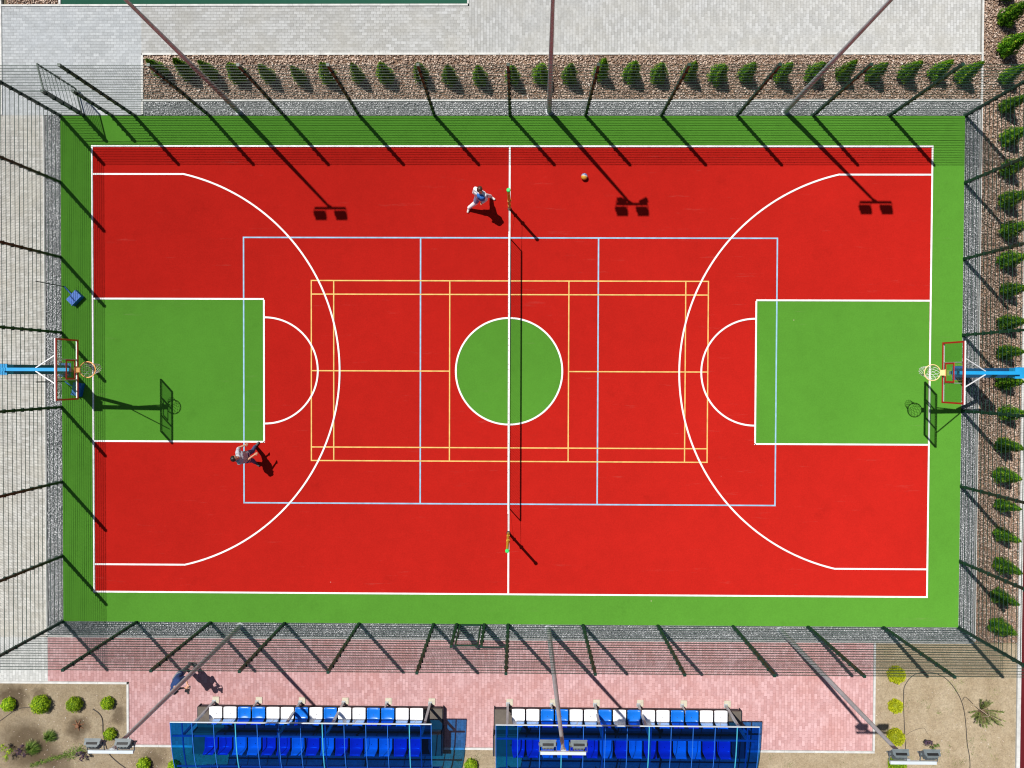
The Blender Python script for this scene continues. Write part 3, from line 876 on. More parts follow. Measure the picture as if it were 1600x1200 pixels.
# ------------------------------------------------------------------ dugouts
def seat_mesh():
    """moulded bucket seat: flat front, rounded rear, low curved back; origin at middle of the front edge, back towards -y"""
    m = MB(); nx, ny = 12, 12; wd, dp = 0.425, 0.50
    top = []
    for j in range(ny + 1):
        v = j / ny
        y = -dp * v
        # narrowing with rounded rear corners
        hwid = wd / 2 * (1.0 if v < .6 else math.sqrt(max(0.0, 1 - ((v - .6) / .46) ** 2)) * .52 + .48)
        for i in range(nx + 1):
            u = -1 + 2 * i / nx
            z = 0.0
            if v < .08: z -= .02 * (1 - v / .08)
            z -= .03 * math.exp(-((v - .45) / .25) ** 2) * (1 - u * u)
            if v > .72: z += .30 * ((v - .72) / .28) ** 1.5
            z += .03 * abs(u) ** 6
            if v > .72: y2 = y + 0.05 * ((v - .72) / .28)
            else: y2 = y
            top.append((u * hwid, y2, z))
    n = len(top)
    vs = top + [(x, y, z - .012) for (x, y, z) in top]
    fs = []
    w1 = nx + 1
    for j in range(ny):
        for i in range(nx):
            a = j * w1 + i
            fs.append((a, a + w1, a + w1 + 1, a + 1)); fs.append((n + a, n + a + 1, n + a + w1 + 1, n + a + w1))
    for i in range(nx):
        a = i; fs.append((a, a + 1, n + a + 1, n + a)); a = ny * w1 + i; fs.append((a + 1, a, n + a, n + a + 1))
    for j in range(ny):
        a = j * w1; fs.append((a + w1, a, n + a, n + a + w1)); a = j * w1 + nx; fs.append((a, a + w1, n + a + w1, n + a))
    m.add(vs, fs)
    return m
SW = seat_mesh().mesh('seat', M['seatwhite'], smooth=True)
SB = seat_mesh().mesh('seat', M['seatblue'], smooth=True)
BOLT = MB().lathe((0, -.24, -.035), [(.012, 0), (.012, .012), (.004, .016)], 8).mesh('bolt', M['darksteel'])
PAT = 'WWBBWWBWBWWBBWW'
def dugout(cx, lab):
    t = thing('dugout', lab, 'dugout', (cx, -11.35, 0), 'dugouts with blue roofs')
    L = lambda x, y, z: (cx + x, y, z)
    HW = 4.03
    # stepped deck
    d = MB()
    d.box(L(0, -11.745, .26), (8.28, .69, .06)); d.box(L(0, -12.45, .62), (8.28, .70, .06)); d.box(L(0, -12.10, .44), (8.24, .03, .30))
    d.build('deck', M['deck'], t)
    s = MB()
    for q in (-1, 1):
        s.box(L(q * 4.155, -11.95, .14), (.025, 1.1, .26)); s.box(L(q * 4.165, -12.46, .31), (.04, .72, .6))
        s.box(L(q * 4.165, -12.1, .31), (.036, .05, .6))
    s.box(L(0, -11.43, .13), (8.2, .02, .18)); s.build('skirting', M['darksteel'], t)
    # posts, footings
    for i, x in enumerate((-3.70, -2.22, -.74, .74, 2.22, 3.70)):
        f = MB(); f.box(L(x + .06, -11.27, .012), (.22, .22, .024)); f.build('footing', M['concrete'], t)
        p = MB()
        if i in (1, 4): p.box(L(x, -11.33, .32), (.045, .05, .6)); p.box(L(x, -11.33, .03), (.12, .12, .012))
        else:
            p.box(L(x, -11.33, 1.18), (.075, .06, 2.32)); p.box(L(x, -11.33, .03), (.13, .13, .012))
        p.build('post', M['galv'], t)
    # roof shell: profile curving down to the rear
    prof = [(-10.87, 2.43), (-11.33, 2.38), (-11.8, 2.31), (-12.2, 2.21), (-12.6, 2.06), (-12.95, 1.84), (-13.22, 1.52), (-13.38, 1.12), (-13.45, .7), (-13.46, .1)]
    vs = []; fs = []
    NXX = 12
    for i in range(NXX + 1):
        x = -HW + 2 * HW * i / NXX
        for (y, z) in prof: vs.append(L(x, y, z + .012))
    k = len(prof)
    for i in range(NXX):
        for j in range(k - 1): fs.append((i * k + j, (i + 1) * k + j, (i + 1) * k + j + 1, i * k + j + 1))
    rf = MB().add(vs, fs).build('roof', M['poly'], t)
    for i in range(NXX + 1):
        x = -HW + 2 * HW * i / NXX
        tl = (i % 4 == 3)
        r = MB()
        for j in range(k - 1): r.bar(L(x, prof[j][0], prof[j][1] + .03), L(x, prof[j + 1][0], prof[j + 1][1] + .03), .018 if not tl else .03, .012)
        o = r.build('rib', M['tealrib'] if tl else M['polyrib'], rf); o.location = (0, 0, 0)
        if tl: o['label'] = 'pale teal rib'
    e = MB(); e.box(L(0, -10.86, 2.44), (2 * HW + .02, .025, .045)); eo = e.build('front_trim', M['barsteel'], rf); eo.location = (0, 0, 0)
    b = MB(); b.box(L(0, -11.33, 2.345), (2 * HW - .04, .05, .045)); b.box(L(0, -12.42, 2.08), (2 * HW - .04, .04, .04)); b.box(L(0, -13.2, 1.45), (2 * HW - .04, .04, .04))
    bo_ = b.build('purlin', M['galv'], rf); bo_.location = (0, 0, 0)
    for i, x in enumerate((-3.70, -.74, .74, 3.70)):
        ar = MB()
        for j in range(k - 1): ar.bar(L(x, prof[j][0], prof[j][1] - .05), L(x, prof[j + 1][0], prof[j + 1][1] - .05), .035)
        ao = ar.build('arch', M['galv'], t)
    # seat rails and seats
    ra = MB()
    for (y, z) in ((-11.4, .62), (-12.25, .98)):
        ra.box(L(0, y, z), (7.2, .04, .04))
        for x in (-3.2, -1.6, 0.0, 1.6, 3.2): ra.box(L(x, y, z - .18), (.04, .04, .34))
    ra.build('seat_rail', M['darksteel'], t)
    for row, (y, z) in enumerate(((-11.18, .72), (-11.99, 1.08))):
        for i, ch in enumerate(PAT):
            x = (i - 7) * 0.477
            white = (ch == 'W') != (row == 1)
            o = link('seat', SW if white else SB, t, (x, y + 11.35, z))
            o['label'] = 'white seat' if white else 'blue seat'
            bb = link('bolt', BOLT, o, (0, 0, 0))
    return t
dugout(-6.35, 'blue roofed dugout with rows of seats, left one, nearest the photographer')
dugout(3.70, 'blue roofed dugout with rows of seats, right one, under the middle floodlight mast')

# ------------------------------------------------------------------ plants
def leaves(m, P, Nn, size, shade, elong=1.6):
    """small pointed leaf faces at points P with normals Nn"""
    for p, n_, sz, sh in zip(P, Nn, size, shade):
        n_ = Vector(n_).normalized()
        a = n_.orthogonal().normalized()
        a.rotate(Matrix.Rotation(random.uniform(0, 6.28), 3, n_))
        b = n_.cross(a)
        p = Vector(p)
        m.add([p - a * sz * elong, p + b * sz * .55, p + a * sz * elong, p - b * sz * .55], [(0, 1, 2, 3)], sh)

def thuja_crown(seed, hgt=1.18, rad=.27):
    rs = np.random.default_rng(seed); m = MB()
    n = 2600; P = []; Nn = []; S = []; Sh = []
    lobes = rs.uniform(0, 6.28, 7); lz = rs.uniform(.1, .9, 7)
    for i in range(n):
        t = rs.uniform(0.0, 1.0) ** 1.25; a = rs.uniform(0, 6.28)
        prof = rad * (min(1.0, (t + .05) / .2) ** .5) * (1 - t) ** .72 * 1.12 + .008
        bumpy = 1 + .13 * math.sin(5 * a + lobes[0] + 6 * t) + .10 * math.sin(9 * a + lobes[1] - 14 * t) + .08 * math.sin(17 * t + lobes[2] + 2 * a)
        d = rs.uniform(.62, 1.08) ** .5
        r = prof * bumpy * d
        z = .05 + t * (hgt - .05)
        P.append((r * math.cos(a), r * math.sin(a), z))
        nn = Vector((math.cos(a) + rs.normal() * .45, math.sin(a) + rs.normal() * .45, .45 + rs.normal() * .4))
        Nn.append(nn); S.append(rs.uniform(.013, .027))
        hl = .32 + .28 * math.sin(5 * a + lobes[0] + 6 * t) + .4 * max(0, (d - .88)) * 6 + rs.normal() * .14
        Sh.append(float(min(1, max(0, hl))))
    leaves(m, P, Nn, S, Sh)
    ring_ = []
    for i_ in range(9):                                  # dense inner twigs
        t = i_ / 8.0
        rr_ = max(.004, rad * (min(1.0, (t + .05) / .2) ** .5) * (1 - t) ** .72 * .9)
        ring_.append((rr_, .05 + t * (hgt - .12)))
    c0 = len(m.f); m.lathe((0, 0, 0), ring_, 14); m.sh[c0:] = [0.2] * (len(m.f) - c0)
    for q in range(40):                                  # sprigs that break the outline
        t = rs.uniform(.02, .95); a = rs.uniform(0, 6.28); r = rad * (1 - t) ** .72 * 1.15 + .01
        b = Vector((r * math.cos(a), r * math.sin(a), .05 + t * (hgt - .05)))
        dr = Vector((math.cos(a), math.sin(a), 1.3)).normalized()
        for k in range(5):
            leaves(m, [b + dr * k * .014], [Vector((rs.normal(), rs.normal(), rs.normal()))], [.012], [rs.uniform(.5, 1)])
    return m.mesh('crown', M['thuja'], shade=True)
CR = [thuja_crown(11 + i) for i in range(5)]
TRK = MB().tube([(0, 0, 0), (.005, 0, .3), (0, .005, .85)], .022, 8, True, .006).mesh('trunk', M['wood'])
ORD = ['first', 'second', 'third', 'fourth', 'fifth', 'sixth', 'seventh', 'eighth', 'ninth', 'tenth', 'eleventh', 'twelfth', 'thirteenth', 'fourteenth']
NT = [(-11.69, 10.00), (-10.84, 9.98), (-10.00, 9.93), (-9.11, 9.89), (-8.07, 9.85), (-7.02, 9.81), (-6.09, 9.83), (-5.08, 9.83), (-4.16, 9.85), (-2.96, 9.87), (-2.02, 9.79), (-0.99, 9.77), (0.08, 9.81), (1.04, 9.87), (1.98, 9.82), (3.01, 9.93), (4.03, 9.90), (4.95, 9.88), (5.95, 9.92), (6.89, 9.86), (7.84, 9.90), (8.99, 9.88), (10.08, 9.90), (11.06, 9.90), (12.05, 9.90), (13.13, 9.92), (14.14, 9.94), (15.02, 9.84)]
ET = [(16.42, 12.6), (16.45, 11.75), (16.45, 10.78), (16.45, 9.80), (16.48, 8.85), (16.56, 7.81), (16.54, 6.78), (16.53, 5.73), (16.58, 4.76), (16.54, 3.77), (16.60, 2.77), (16.55, 1.69), (16.52, 0.70), (16.52, -0.28), (16.58, -1.32), (16.50, -2.38), (16.48, -3.40), (16.48, -4.40), (16.47, -5.38), (16.49, -6.41), (16.43, -7.46), (16.41, -8.47)]
def thuja(x, y, lab, grp, i):
    t = thing('thuja', lab, 'shrub', (x, y, 0), grp)
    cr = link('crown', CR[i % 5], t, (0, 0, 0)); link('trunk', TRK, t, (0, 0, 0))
    t.rotation_euler = (R(random.uniform(-2, 2)), R(random.uniform(-2, 2)), random.uniform(0, 6.28))
    k = random.uniform(.8, 1.08); t.scale = (k * random.uniform(.9, 1.1), k, random.uniform(.88, 1.1))
for i, (x, y) in enumerate(NT):
    if i < 14: lab = '%s young conical thuja from the left end of the top row, in bark mulch' % ORD[i]
    else: lab = '%s young conical thuja from the right end of the top row, in bark mulch' % ORD[27 - i]
    thuja(x, y, lab, 'thujas in the top row', i)
for i, (x, y) in enumerate(ET):
    if i < 11: lab = '%s young conical thuja from the top of the column along the right edge' % ORD[i]
    else: lab = '%s young conical thuja from the bottom of the column along the right edge' % ORD[21 - i]
    thuja(x, y, lab, 'thujas in the right-hand column', i + 2)

def ball_crown(seed, rad, mat, radial=False, n=None):
    rs = np.random.default_rng(seed); m = MB(); n = n or int(1300 * (rad / .25) ** 2) + 500
    P = []; Nn = []; S = []; Sh = []
    ph = rs.uniform(0, 6.28, 4)
    for i in range(n):
        z = rs.uniform(-.55, 1); a = rs.uniform(0, 6.28); q = math.sqrt(max(0, 1 - z * z))
        bmp = 1 + .06 * math.sin(6 * a + ph[0] + 3 * z) + .05 * math.sin(11 * a + ph[1] - 8 * z) + .04 * math.sin(13 * z + ph[2])
        d = rs.uniform(.7, 1.0) ** .5 * bmp
        P.append((rad * q * math.cos(a) * d, rad * q * math.sin(a) * d, rad * .82 * z * d + rad * .5))
        nn = Vector((q * math.cos(a), q * math.sin(a), z)) + Vector(rs.normal(size=3)) * .45
        if radial: nn = nn.cross(Vector((math.cos(a), math.sin(a), .3)) + Vector(rs.normal(size=3)) * .3)
        Nn.append(nn); S.append(rs.uniform(.011, .021))
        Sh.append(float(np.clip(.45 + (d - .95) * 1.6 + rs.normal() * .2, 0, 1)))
    leaves(m, P, Nn, S, Sh, 1.8 if radial else 1.4)
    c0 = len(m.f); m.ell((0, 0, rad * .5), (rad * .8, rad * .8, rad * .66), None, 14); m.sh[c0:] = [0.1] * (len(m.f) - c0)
    return m.mesh('crown', mat, shade=True)
STEM = MB().tube([(0, 0, -.02), (0, 0, .12)], .015, 6).mesh('stem', M['wood'])
def ballshrub(x, y, r, mat, lab, seed, grp, radial=False):
    t = thing('round_shrub', lab, 'shrub', (x, y, -.02), grp)
    link('crown', ball_crown(seed, r * 1.06, mat, radial), t, (0, 0, 0)); link('stem', STEM, t, (0, 0, 0))
g1 = 'round shrubs in the left bed'; g2_ = 'round yellow shrubs in the right bed'
ballshrub(-17.08, -11.45, .22, M['lime'], 'round lime green shrub cut by the left edge of the photo', 31, g1)
ballshrub(-15.95, -11.42, .30, M['lime'], 'largest round lime green shrub in the lower left bed', 32, g1)
ballshrub(-14.80, -11.42, .25, M['lime'], 'round lime green shrub just left of the damp earth patch with the stump', 33, g1)
ballshrub(-13.68, -11.38, .21, M['lime'], 'round lime green shrub nearest the inner corner of the left bed', 34, g1)
ballshrub(-13.60, -12.45, .20, M['lime'], 'round lime green shrub half covered by floodlights at lower left', 35, g1)
ballshrub(-12.44, -13.48, .22, M['lime'], 'round green shrub at the bottom edge, left of the left dugout', 36, g1)
ballshrub(-11.42, -13.52, .18, M['lime'], 'small round green shrub tucked against the left dugout roof', 37, g1)
ballshrub(-1.25, -13.42, .22, M['lime'], 'round lime green shrub between the two dugouts', 38, g1)
ballshrub(13.10, -10.18, .27, M['yellowlime'], 'bright yellow round shrub crossed by the fence shadow', 39, g2_, True)
ballshrub(13.10, -11.26, .22, M['yellowlime'], 'smallest bright yellow round shrub, second from top in the right bed', 40, g2_, True)
ballshrub(13.10, -12.30, .27, M['yellowlime'], 'bright yellow shrub touched by the tip of the floodlight mast', 41, g2_, True)
ballshrub(13.16, -13.24, .27, M['lime'], 'greener round shrub below the lower right floodlights', 42, g2_, True)

def tuft(n, spread, hgt, mat, seed, name='crown', droop=.6, wdt=.006):
    """blades rising and spreading from the middle"""
    rs = np.random.default_rng(seed); m = MB()
    for i in range(n):
        a = rs.uniform(0, 6.28); r0 = rs.uniform(0, spread * .25); L_ = rs.uniform(.5, 1) * spread
        h_ = hgt * rs.uniform(.5, 1)
        b = Vector((r0 * math.cos(a), r0 * math.sin(a), 0)); o = Vector((math.cos(a), math.sin(a), 0)); w_ = Vector((-math.sin(a), math.cos(a), 0)) * wdt
        p1 = b + o * L_ * .4 + Vector((0, 0, h_)); p2 = b + o * L_ + Vector((0, 0, h_ * (1 - droop)))
        m.add([b - w_, b + w_, p1 + w_, p1 - w_, p2], [(0, 1, 2, 3), (3, 2, 4)], float(rs.uniform(0, 1)))
    return m.mesh(name, mat, shade=True)
def bushy(x, y, pts, mat, lab, seed, leaf=.03, cat='plant', name='leafy_plant', stemmat='wood'):
    """stems with leaf clusters at their ends"""
    rs = np.random.default_rng(seed)
    t = thing(name, lab, cat, (x, y, -.02))
    s = MB(); m = MB()
    for (dx, dy, z, r, n) in pts:
        s.tube([(0, 0, 0), (dx * .5, dy * .5, z * .7), (dx, dy, z)], .008, 5, True, .004)
        for i in range(n):
            v = Vector(rs.normal(size=3)); v.normalize(); v *= r * rs.uniform(.4, 1)
            leaves(m, [Vector((dx, dy, z)) + Vector((v.x, v.y, v.z * .6))], [v + Vector((0, 0, .6 * r))], [leaf * rs.uniform(.6, 1.1)], [float(rs.uniform(0, 1))])
    link('stem', s.mesh('stem', M[stemmat]), t, (0, 0, 0)); link('foliage', m.mesh('foliage', mat, shade=True), t, (0, 0, 0))
    return t
bushy(-14.52, -13.12, [(-.12, .02, .25, .1, 34), (.1, .02, .3, .09, 26), (0, -.14, .22, .1, 30), (.02, .1, .3, .07, 18), (.17, -.06, .2, .06, 12)], M['purple'], 'dark purple leaved plant beside the creeping green row at lower left', 51)
bushy(14.20, -12.50, [(-.1, .05, .25, .12, 50), (0, .1, .3, .08, 30)], M['purple'], 'dark purple leaved plant above the lower right floodlights', 52)
bushy(14.36, -12.62, [(.0, .0, .2, .13, 60), (.16, .03, .15, .09, 30), (.02, -.2, .12, .1, 36)], M['grass'], 'bright green small plant beside the dark purple one at lower right', 53, .022)
bushy(-16.95, -12.95, [(-.2, .1, .3, .16, 60), (.05, .0, .35, .12, 40), (-.1, -.25, .3, .14, 50)], M['lime'], 'yellow green leafy plant on damp earth at the left edge', 54)
bushy(-16.62, -13.0, [(.0, .0, .3, .13, 50), (.14, -.12, .25, .1, 36), (.05, .16, .2, .07, 20)], M['purple'], 'dark plant in the damp earth beside the yellow green one, left edge', 55)
for k, (x, y, n, sp, lab) in enumerate(((-15.68, -12.55, 260, .26, 'dark green grass tuft in the middle of the left bed'), (-16.28, -12.95, 300, .30, 'wide green grass tuft beside the dark plants at lower left'))):
    t = thing('grass_tuft', lab, 'grass tuft', (x, y, -.02)); link('blades', tuft(n, sp, .22, M['grass'], 60 + k, 'blades'), t, (0, 0, 0))
# creeping row of little plants
cm = MB(); rs = np.random.default_rng(77)
for i in range(46):
    u = i / 45; x = -16.35 + 1.75 * u; y = -13.62 + .55 * u ** .8 + rs.normal() * .015
    n = 14 if u < .72 else 34; r = .035 if u < .72 else .10
    for j in range(n):
        leaves(cm, [(x + rs.normal() * r, y + rs.normal() * r, -.02 + abs(rs.normal()) * .04)], [Vector((rs.normal() * .6, rs.normal() * .6, 1))], [rs.uniform(.012, .022)], [float(rs.uniform(.3, 1))])
tag(cm.build('creeping_plant', M['grass'], None, shade=True), 'creeping green plant trailing in a row along the bottom of the left bed', 'plant')
# stump
sm = MB(); sm.lathe((-14.74, -12.2, -.03), [(.09, 0), (.07, .05), (.06, .11), (.03, .12)], 11)
for a in range(7):
    q = a * .9 + .3; sm.bar((-14.74 + .05 * math.cos(q), -12.2 + .05 * math.sin(q), .02), (-14.74 + .2 * math.cos(q), -12.2 + .2 * math.sin(q), -.02), .02)
tag(sm.build('tree_stump', simple('stump_wood', (.20, .09, .045), .9, var=.3, vscale=25), None), 'small brown stump in the damp earth patch of the left bed', 'stump')
# young pine at lower right
pt = thing('young_pine', 'sprawling grey green young pine tied to pale stakes, lower right bed', 'shrub', (15.98, -11.38, -.02))
m = MB(); b = MB(); rs = np.random.default_rng(5)
for i in range(38):
    a = rs.uniform(-3.1, 2.0); L_ = rs.uniform(.22, .5) * (1.3 if -1.3 < a < .1 else .9)
    z1 = rs.uniform(.1, .5)
    p0 = Vector((0, 0, .08)); p1 = Vector((L_ * math.cos(a), L_ * math.sin(a), z1))
    b.tube([p0, (p0 + p1) / 2 + Vector((0, 0, .05)), p1], .009, 5, True, .004)
    for k in range(80):
        u = rs.uniform(.25, 1.05); c_ = p0.lerp(p1, u)
        dr = ((p1 - p0).normalized() + Vector(rs.normal(size=3)) * .55).normalized() * rs.uniform(.05, .1)
        w_ = dr.cross(Vector((0, 0, 1))).normalized() * .006
        m.add([c_ - w_, c_ + w_, c_ + dr], [(0, 1, 2)], float(rs.uniform(0, 1)))
b.tube([(0, 0, 0), (0, 0, .5)], .016, 6, True, .006)
link('branches', b.mesh('branches', M['wood']), pt, (0, 0, 0)); link('needles', m.mesh('needles', M['pine'], shade=True), pt, (0, 0, 0))
st_ = MB()
for q in ((-.22, .16), (.28, .04), (-.04, -.26)): st_.tube([(q[0], q[1], 0), (q[0] * .1, q[1] * .1, .5)], .011, 6)
link('stake', st_.mesh('stake', simple('pale_stake', (.42, .34, .24), .8)), pt, (0, 0, 0))
# weeds
wm = MB(); rs = np.random.default_rng(9)
cl = [(14.95, -10.5), (15.15, -10.6), (15.35, -10.45), (15.2, -10.75), (14.05, -11.15), (14.25, -11.35), (14.6, -11.5), (14.9, -11.4), (16.6, -10.1), (16.4, -10.3), (15.7, -12.45), (15.75, -12.75), (16.1, -12.4), (15.8, -12.95), (16.3, -12.7), (16.5, -13.0), (14.9, -12.9), (14.6, -12.95), (15.0, -12.6), (15.5, -13.2), (13.7, -13.1), (13.6, -11.2), (16.45, -10.8), (14.5, -13.3), (15.2, -13.3), (11.4, -13.3), (9.6, -13.35), (-1.0, -13.15), (-1.7, -13.3), (12.0, -13.1), (8.9, -13.1), (16.7, -9.6), (12.8, -9.5)]
for (cx_, cy_) in cl:
    bright = rs.uniform(.3, 1); r_ = rs.uniform(.04, .12)
    for k in range(int(rs.uniform(14, 40))):
        x = cx_ + rs.normal() * r_; y = cy_ + rs.normal() * r_
        a = rs.uniform(0, 6.28); L_ = rs.uniform(.02, .05)
        wm.add([(x, y, -.02), (x + .008 * math.sin(a), y - .008 * math.cos(a), -.02), (x + L_ * math.cos(a), y + L_ * math.sin(a), rs.uniform(.005, .03))], [(0, 1, 2)], float(np.clip(bright + rs.normal() * .2, 0, 1)))
for k in range(500):
    x = rs.uniform(12.5, 17.1); y = rs.uniform(-13.5, -9.3); a = rs.uniform(0, 6.28); L_ = rs.uniform(.015, .04)
    wm.add([(x, y, -.02), (x + .006 * math.sin(a), y - .006 * math.cos(a), -.02), (x + L_ * math.cos(a), y + L_ * math.sin(a), rs.uniform(.0, .015))], [(0, 1, 2)], float(rs.uniform(0, 1)))
lit = MB()
for k in range(900):                                    # dry leaves, twigs and pebbles on the beds
    if k % 3: x = rs.uniform(-17.2, -8.0); y = rs.uniform(-13.8, -10.9 if x < -13.1 else -12.98)
    else: x = rs.uniform(12.5, 17.1); y = rs.uniform(-13.8, -9.3)
    if -13.05 < x < 12.4 and y > -12.95: continue
    a = rs.uniform(0, 3.14); L_ = rs.uniform(.01, .03); wd = rs.uniform(.006, .014)
    rot_ = Matrix.Rotation(a, 3, 'Z') @ Matrix.Rotation(rs.uniform(-.4, .4), 3, 'X')
    lit.box((x, y, -.012), (L_ * 1.6, wd, .008), rot_, .7)
    lit.sh[-6:] = [float(rs.uniform(0, 1))] * 6
lo_ = lit.build('leaf_litter', M['chips'], None, shade=True); lo_['kind'] = 'stuff'
wo = wm.build('weeds', M['grass'], None, shade=True); wo['kind'] = 'stuff'

# irrigation pipes
def smooth_path(P, n=10):
    out = []
    P = [Vector(p) for p in P]; P = [P[0] * 2 - P[1]] + P + [P[-1] * 2 - P[-2]]
    for i in range(1, len(P) - 2):
        for k in range(n):
            t = k / n; a, b, c_, d = P[i - 1:i + 3]
            out.append(.5 * ((2 * b) + (c_ - a) * t + (2 * a - 5 * b + 4 * c_ - d) * t * t + (3 * b - a - 3 * c_ + d) * t ** 3))
    out.append(P[-2]); return out
pr = [(13.62, -15.0, 0), (13.56, -13.42, 0), (13.48, -12.32, 0), (13.42, -11.01, 0), (13.48, -10.57, 0), (13.80, -10.22, 0), (14.34, -10.15, 0), (14.88, -10.39, 0), (15.32, -11.00, 0), (15.50, -11.65, 0), (15.58, -12.52, 0), (15.69, -13.40, 0), (15.5, -15.0, 0)]
MB().tube([Vector(p) + Vector((0, 0, -.008)) for p in smooth_path(pr)], .012, 7).build('irrigation_pipe', M['pipe'], None)
tag(bpy.data.objects['irrigation_pipe'], 'thin dark irrigation pipe looping round the lower right bed', 'pipe')
q = MB().tube([Vector(p) + Vector((0, 0, -.012)) for p in smooth_path([(13.52, -12.3, 0), (13.75, -12.15, 0), (14.1, -12.05, 0), (14.25, -12.25, 0)])], .005, 6).build('irrigation_tube', M['pipe'], None)
tag(q, 'very thin side tube curving from the loop pipe to the purple plant, right bed', 'pipe')
q = MB().tube([Vector(p) + Vector((0, 0, -.008)) for p in smooth_path([(15.40, -11.1, 0), (15.48, -10.98, 0), (15.6, -11.05, 0), (15.8, -11.25, 0)])], .008, 6).build('irrigation_tube', M['pipe'], None)
tag(q, 'short side tube from the loop pipe to the young pine', 'pipe')
q = MB().tube([Vector(p) + Vector((0, 0, -.006)) for p in smooth_path([(-14.24, -11.63, 0), (-14.02, -11.79, 0), (-13.91, -12.01, 0), (-13.89, -12.45, 0), (-13.80, -12.89, 0), (-13.65, -13.22, 0), (-13.34, -13.51, 0), (-13.03, -13.75, 0), (-12.2, -14.6, 0)])], .014, 7).build('irrigation_pipe', M['pipe'], None)
tag(q, 'black irrigation pipe curving down past the lower left floodlights', 'pipe')
q = MB().tube([Vector(p) + Vector((0, 0, -.01)) for p in smooth_path([(-18.2, -12.6, 0), (-17.35, -12.0, 0), (-17.0, -11.75, 0), (-16.7, -11.62, 0), (-16.3, -11.6, 0)])], .010, 6).build('irrigation_pipe', M['pipe'], None)
tag(q, 'thin pipe entering at the left edge below the first round shrub', 'pipe')

# ------------------------------------------------------------------ long handled scoops by the left fence
def scoop(px, py, hx, hy, ang, lab):
    t = thing('scoop', lab, 'scoop', (px, py, 0), 'blue scoops left by the fence')
    p = MB(); p.tube([(px, py, .03), (px, py, 1.5)], .016, 8); p.build('handle', M['darksteel'], t)
    n_ = MB(); n_.tube([(px, py, .05), ((px + hx) / 2, (py + hy) / 2, .09), (hx, hy, .13)], .022, 8); n_.build('neck', M['scoopblue'], t)
    rot = Matrix.Rotation(R(ang), 3, 'Z')
    b = MB(); c = Vector((hx, hy, Z0))
    b.box(c + Vector((0, 0, .012)), (.30, .44, .015), rot)
    for s in (-1, 1): b.box(c + rot @ Vector((0, s * .215, .09)), (.30, .014, .16), rot)
    b.box(c + rot @ Vector((.15, 0, .10)), (.016, .46, .2), rot)
    b.box(c + rot @ Vector((.0, .0, .17)), (.28, .42, .012), rot)
    b.build('pan', M['scoopblue'], t)
scoop(-15.10, 2.82, -14.70, 2.43, -45, 'blue scoop with upright dark handle, above the left hoop')
scoop(-15.11, -.40, -14.63, -.66, -12, 'blue scoop with upright dark handle, under the left backboard')

# ------------------------------------------------------------------ people
def remeshed(mb, name, mat, parent, vox=.009, smooth_it=6):
    me = mb.mesh(name, None); o = bpy.data.objects.new('tmp', me); sc.collection.objects.link(o)
    r = o.modifiers.new('r', 'REMESH'); r.mode = 'VOXEL'; r.voxel_size = vox; r.use_smooth_shade = True
    s = o.modifiers.new('s', 'SMOOTH'); s.iterations = smooth_it; s.factor = .5
    dg = bpy.context.evaluated_depsgraph_get(); dg.update()
    nm = bpy.data.meshes.new_from_object(o.evaluated_get(dg))
    nm.name = name; nm.materials.clear(); nm.materials.append(mat)
    bpy.data.objects.remove(o)
    nm.polygons.foreach_set('use_smooth', [True] * len(nm.polygons))
    return link(name, nm, parent)

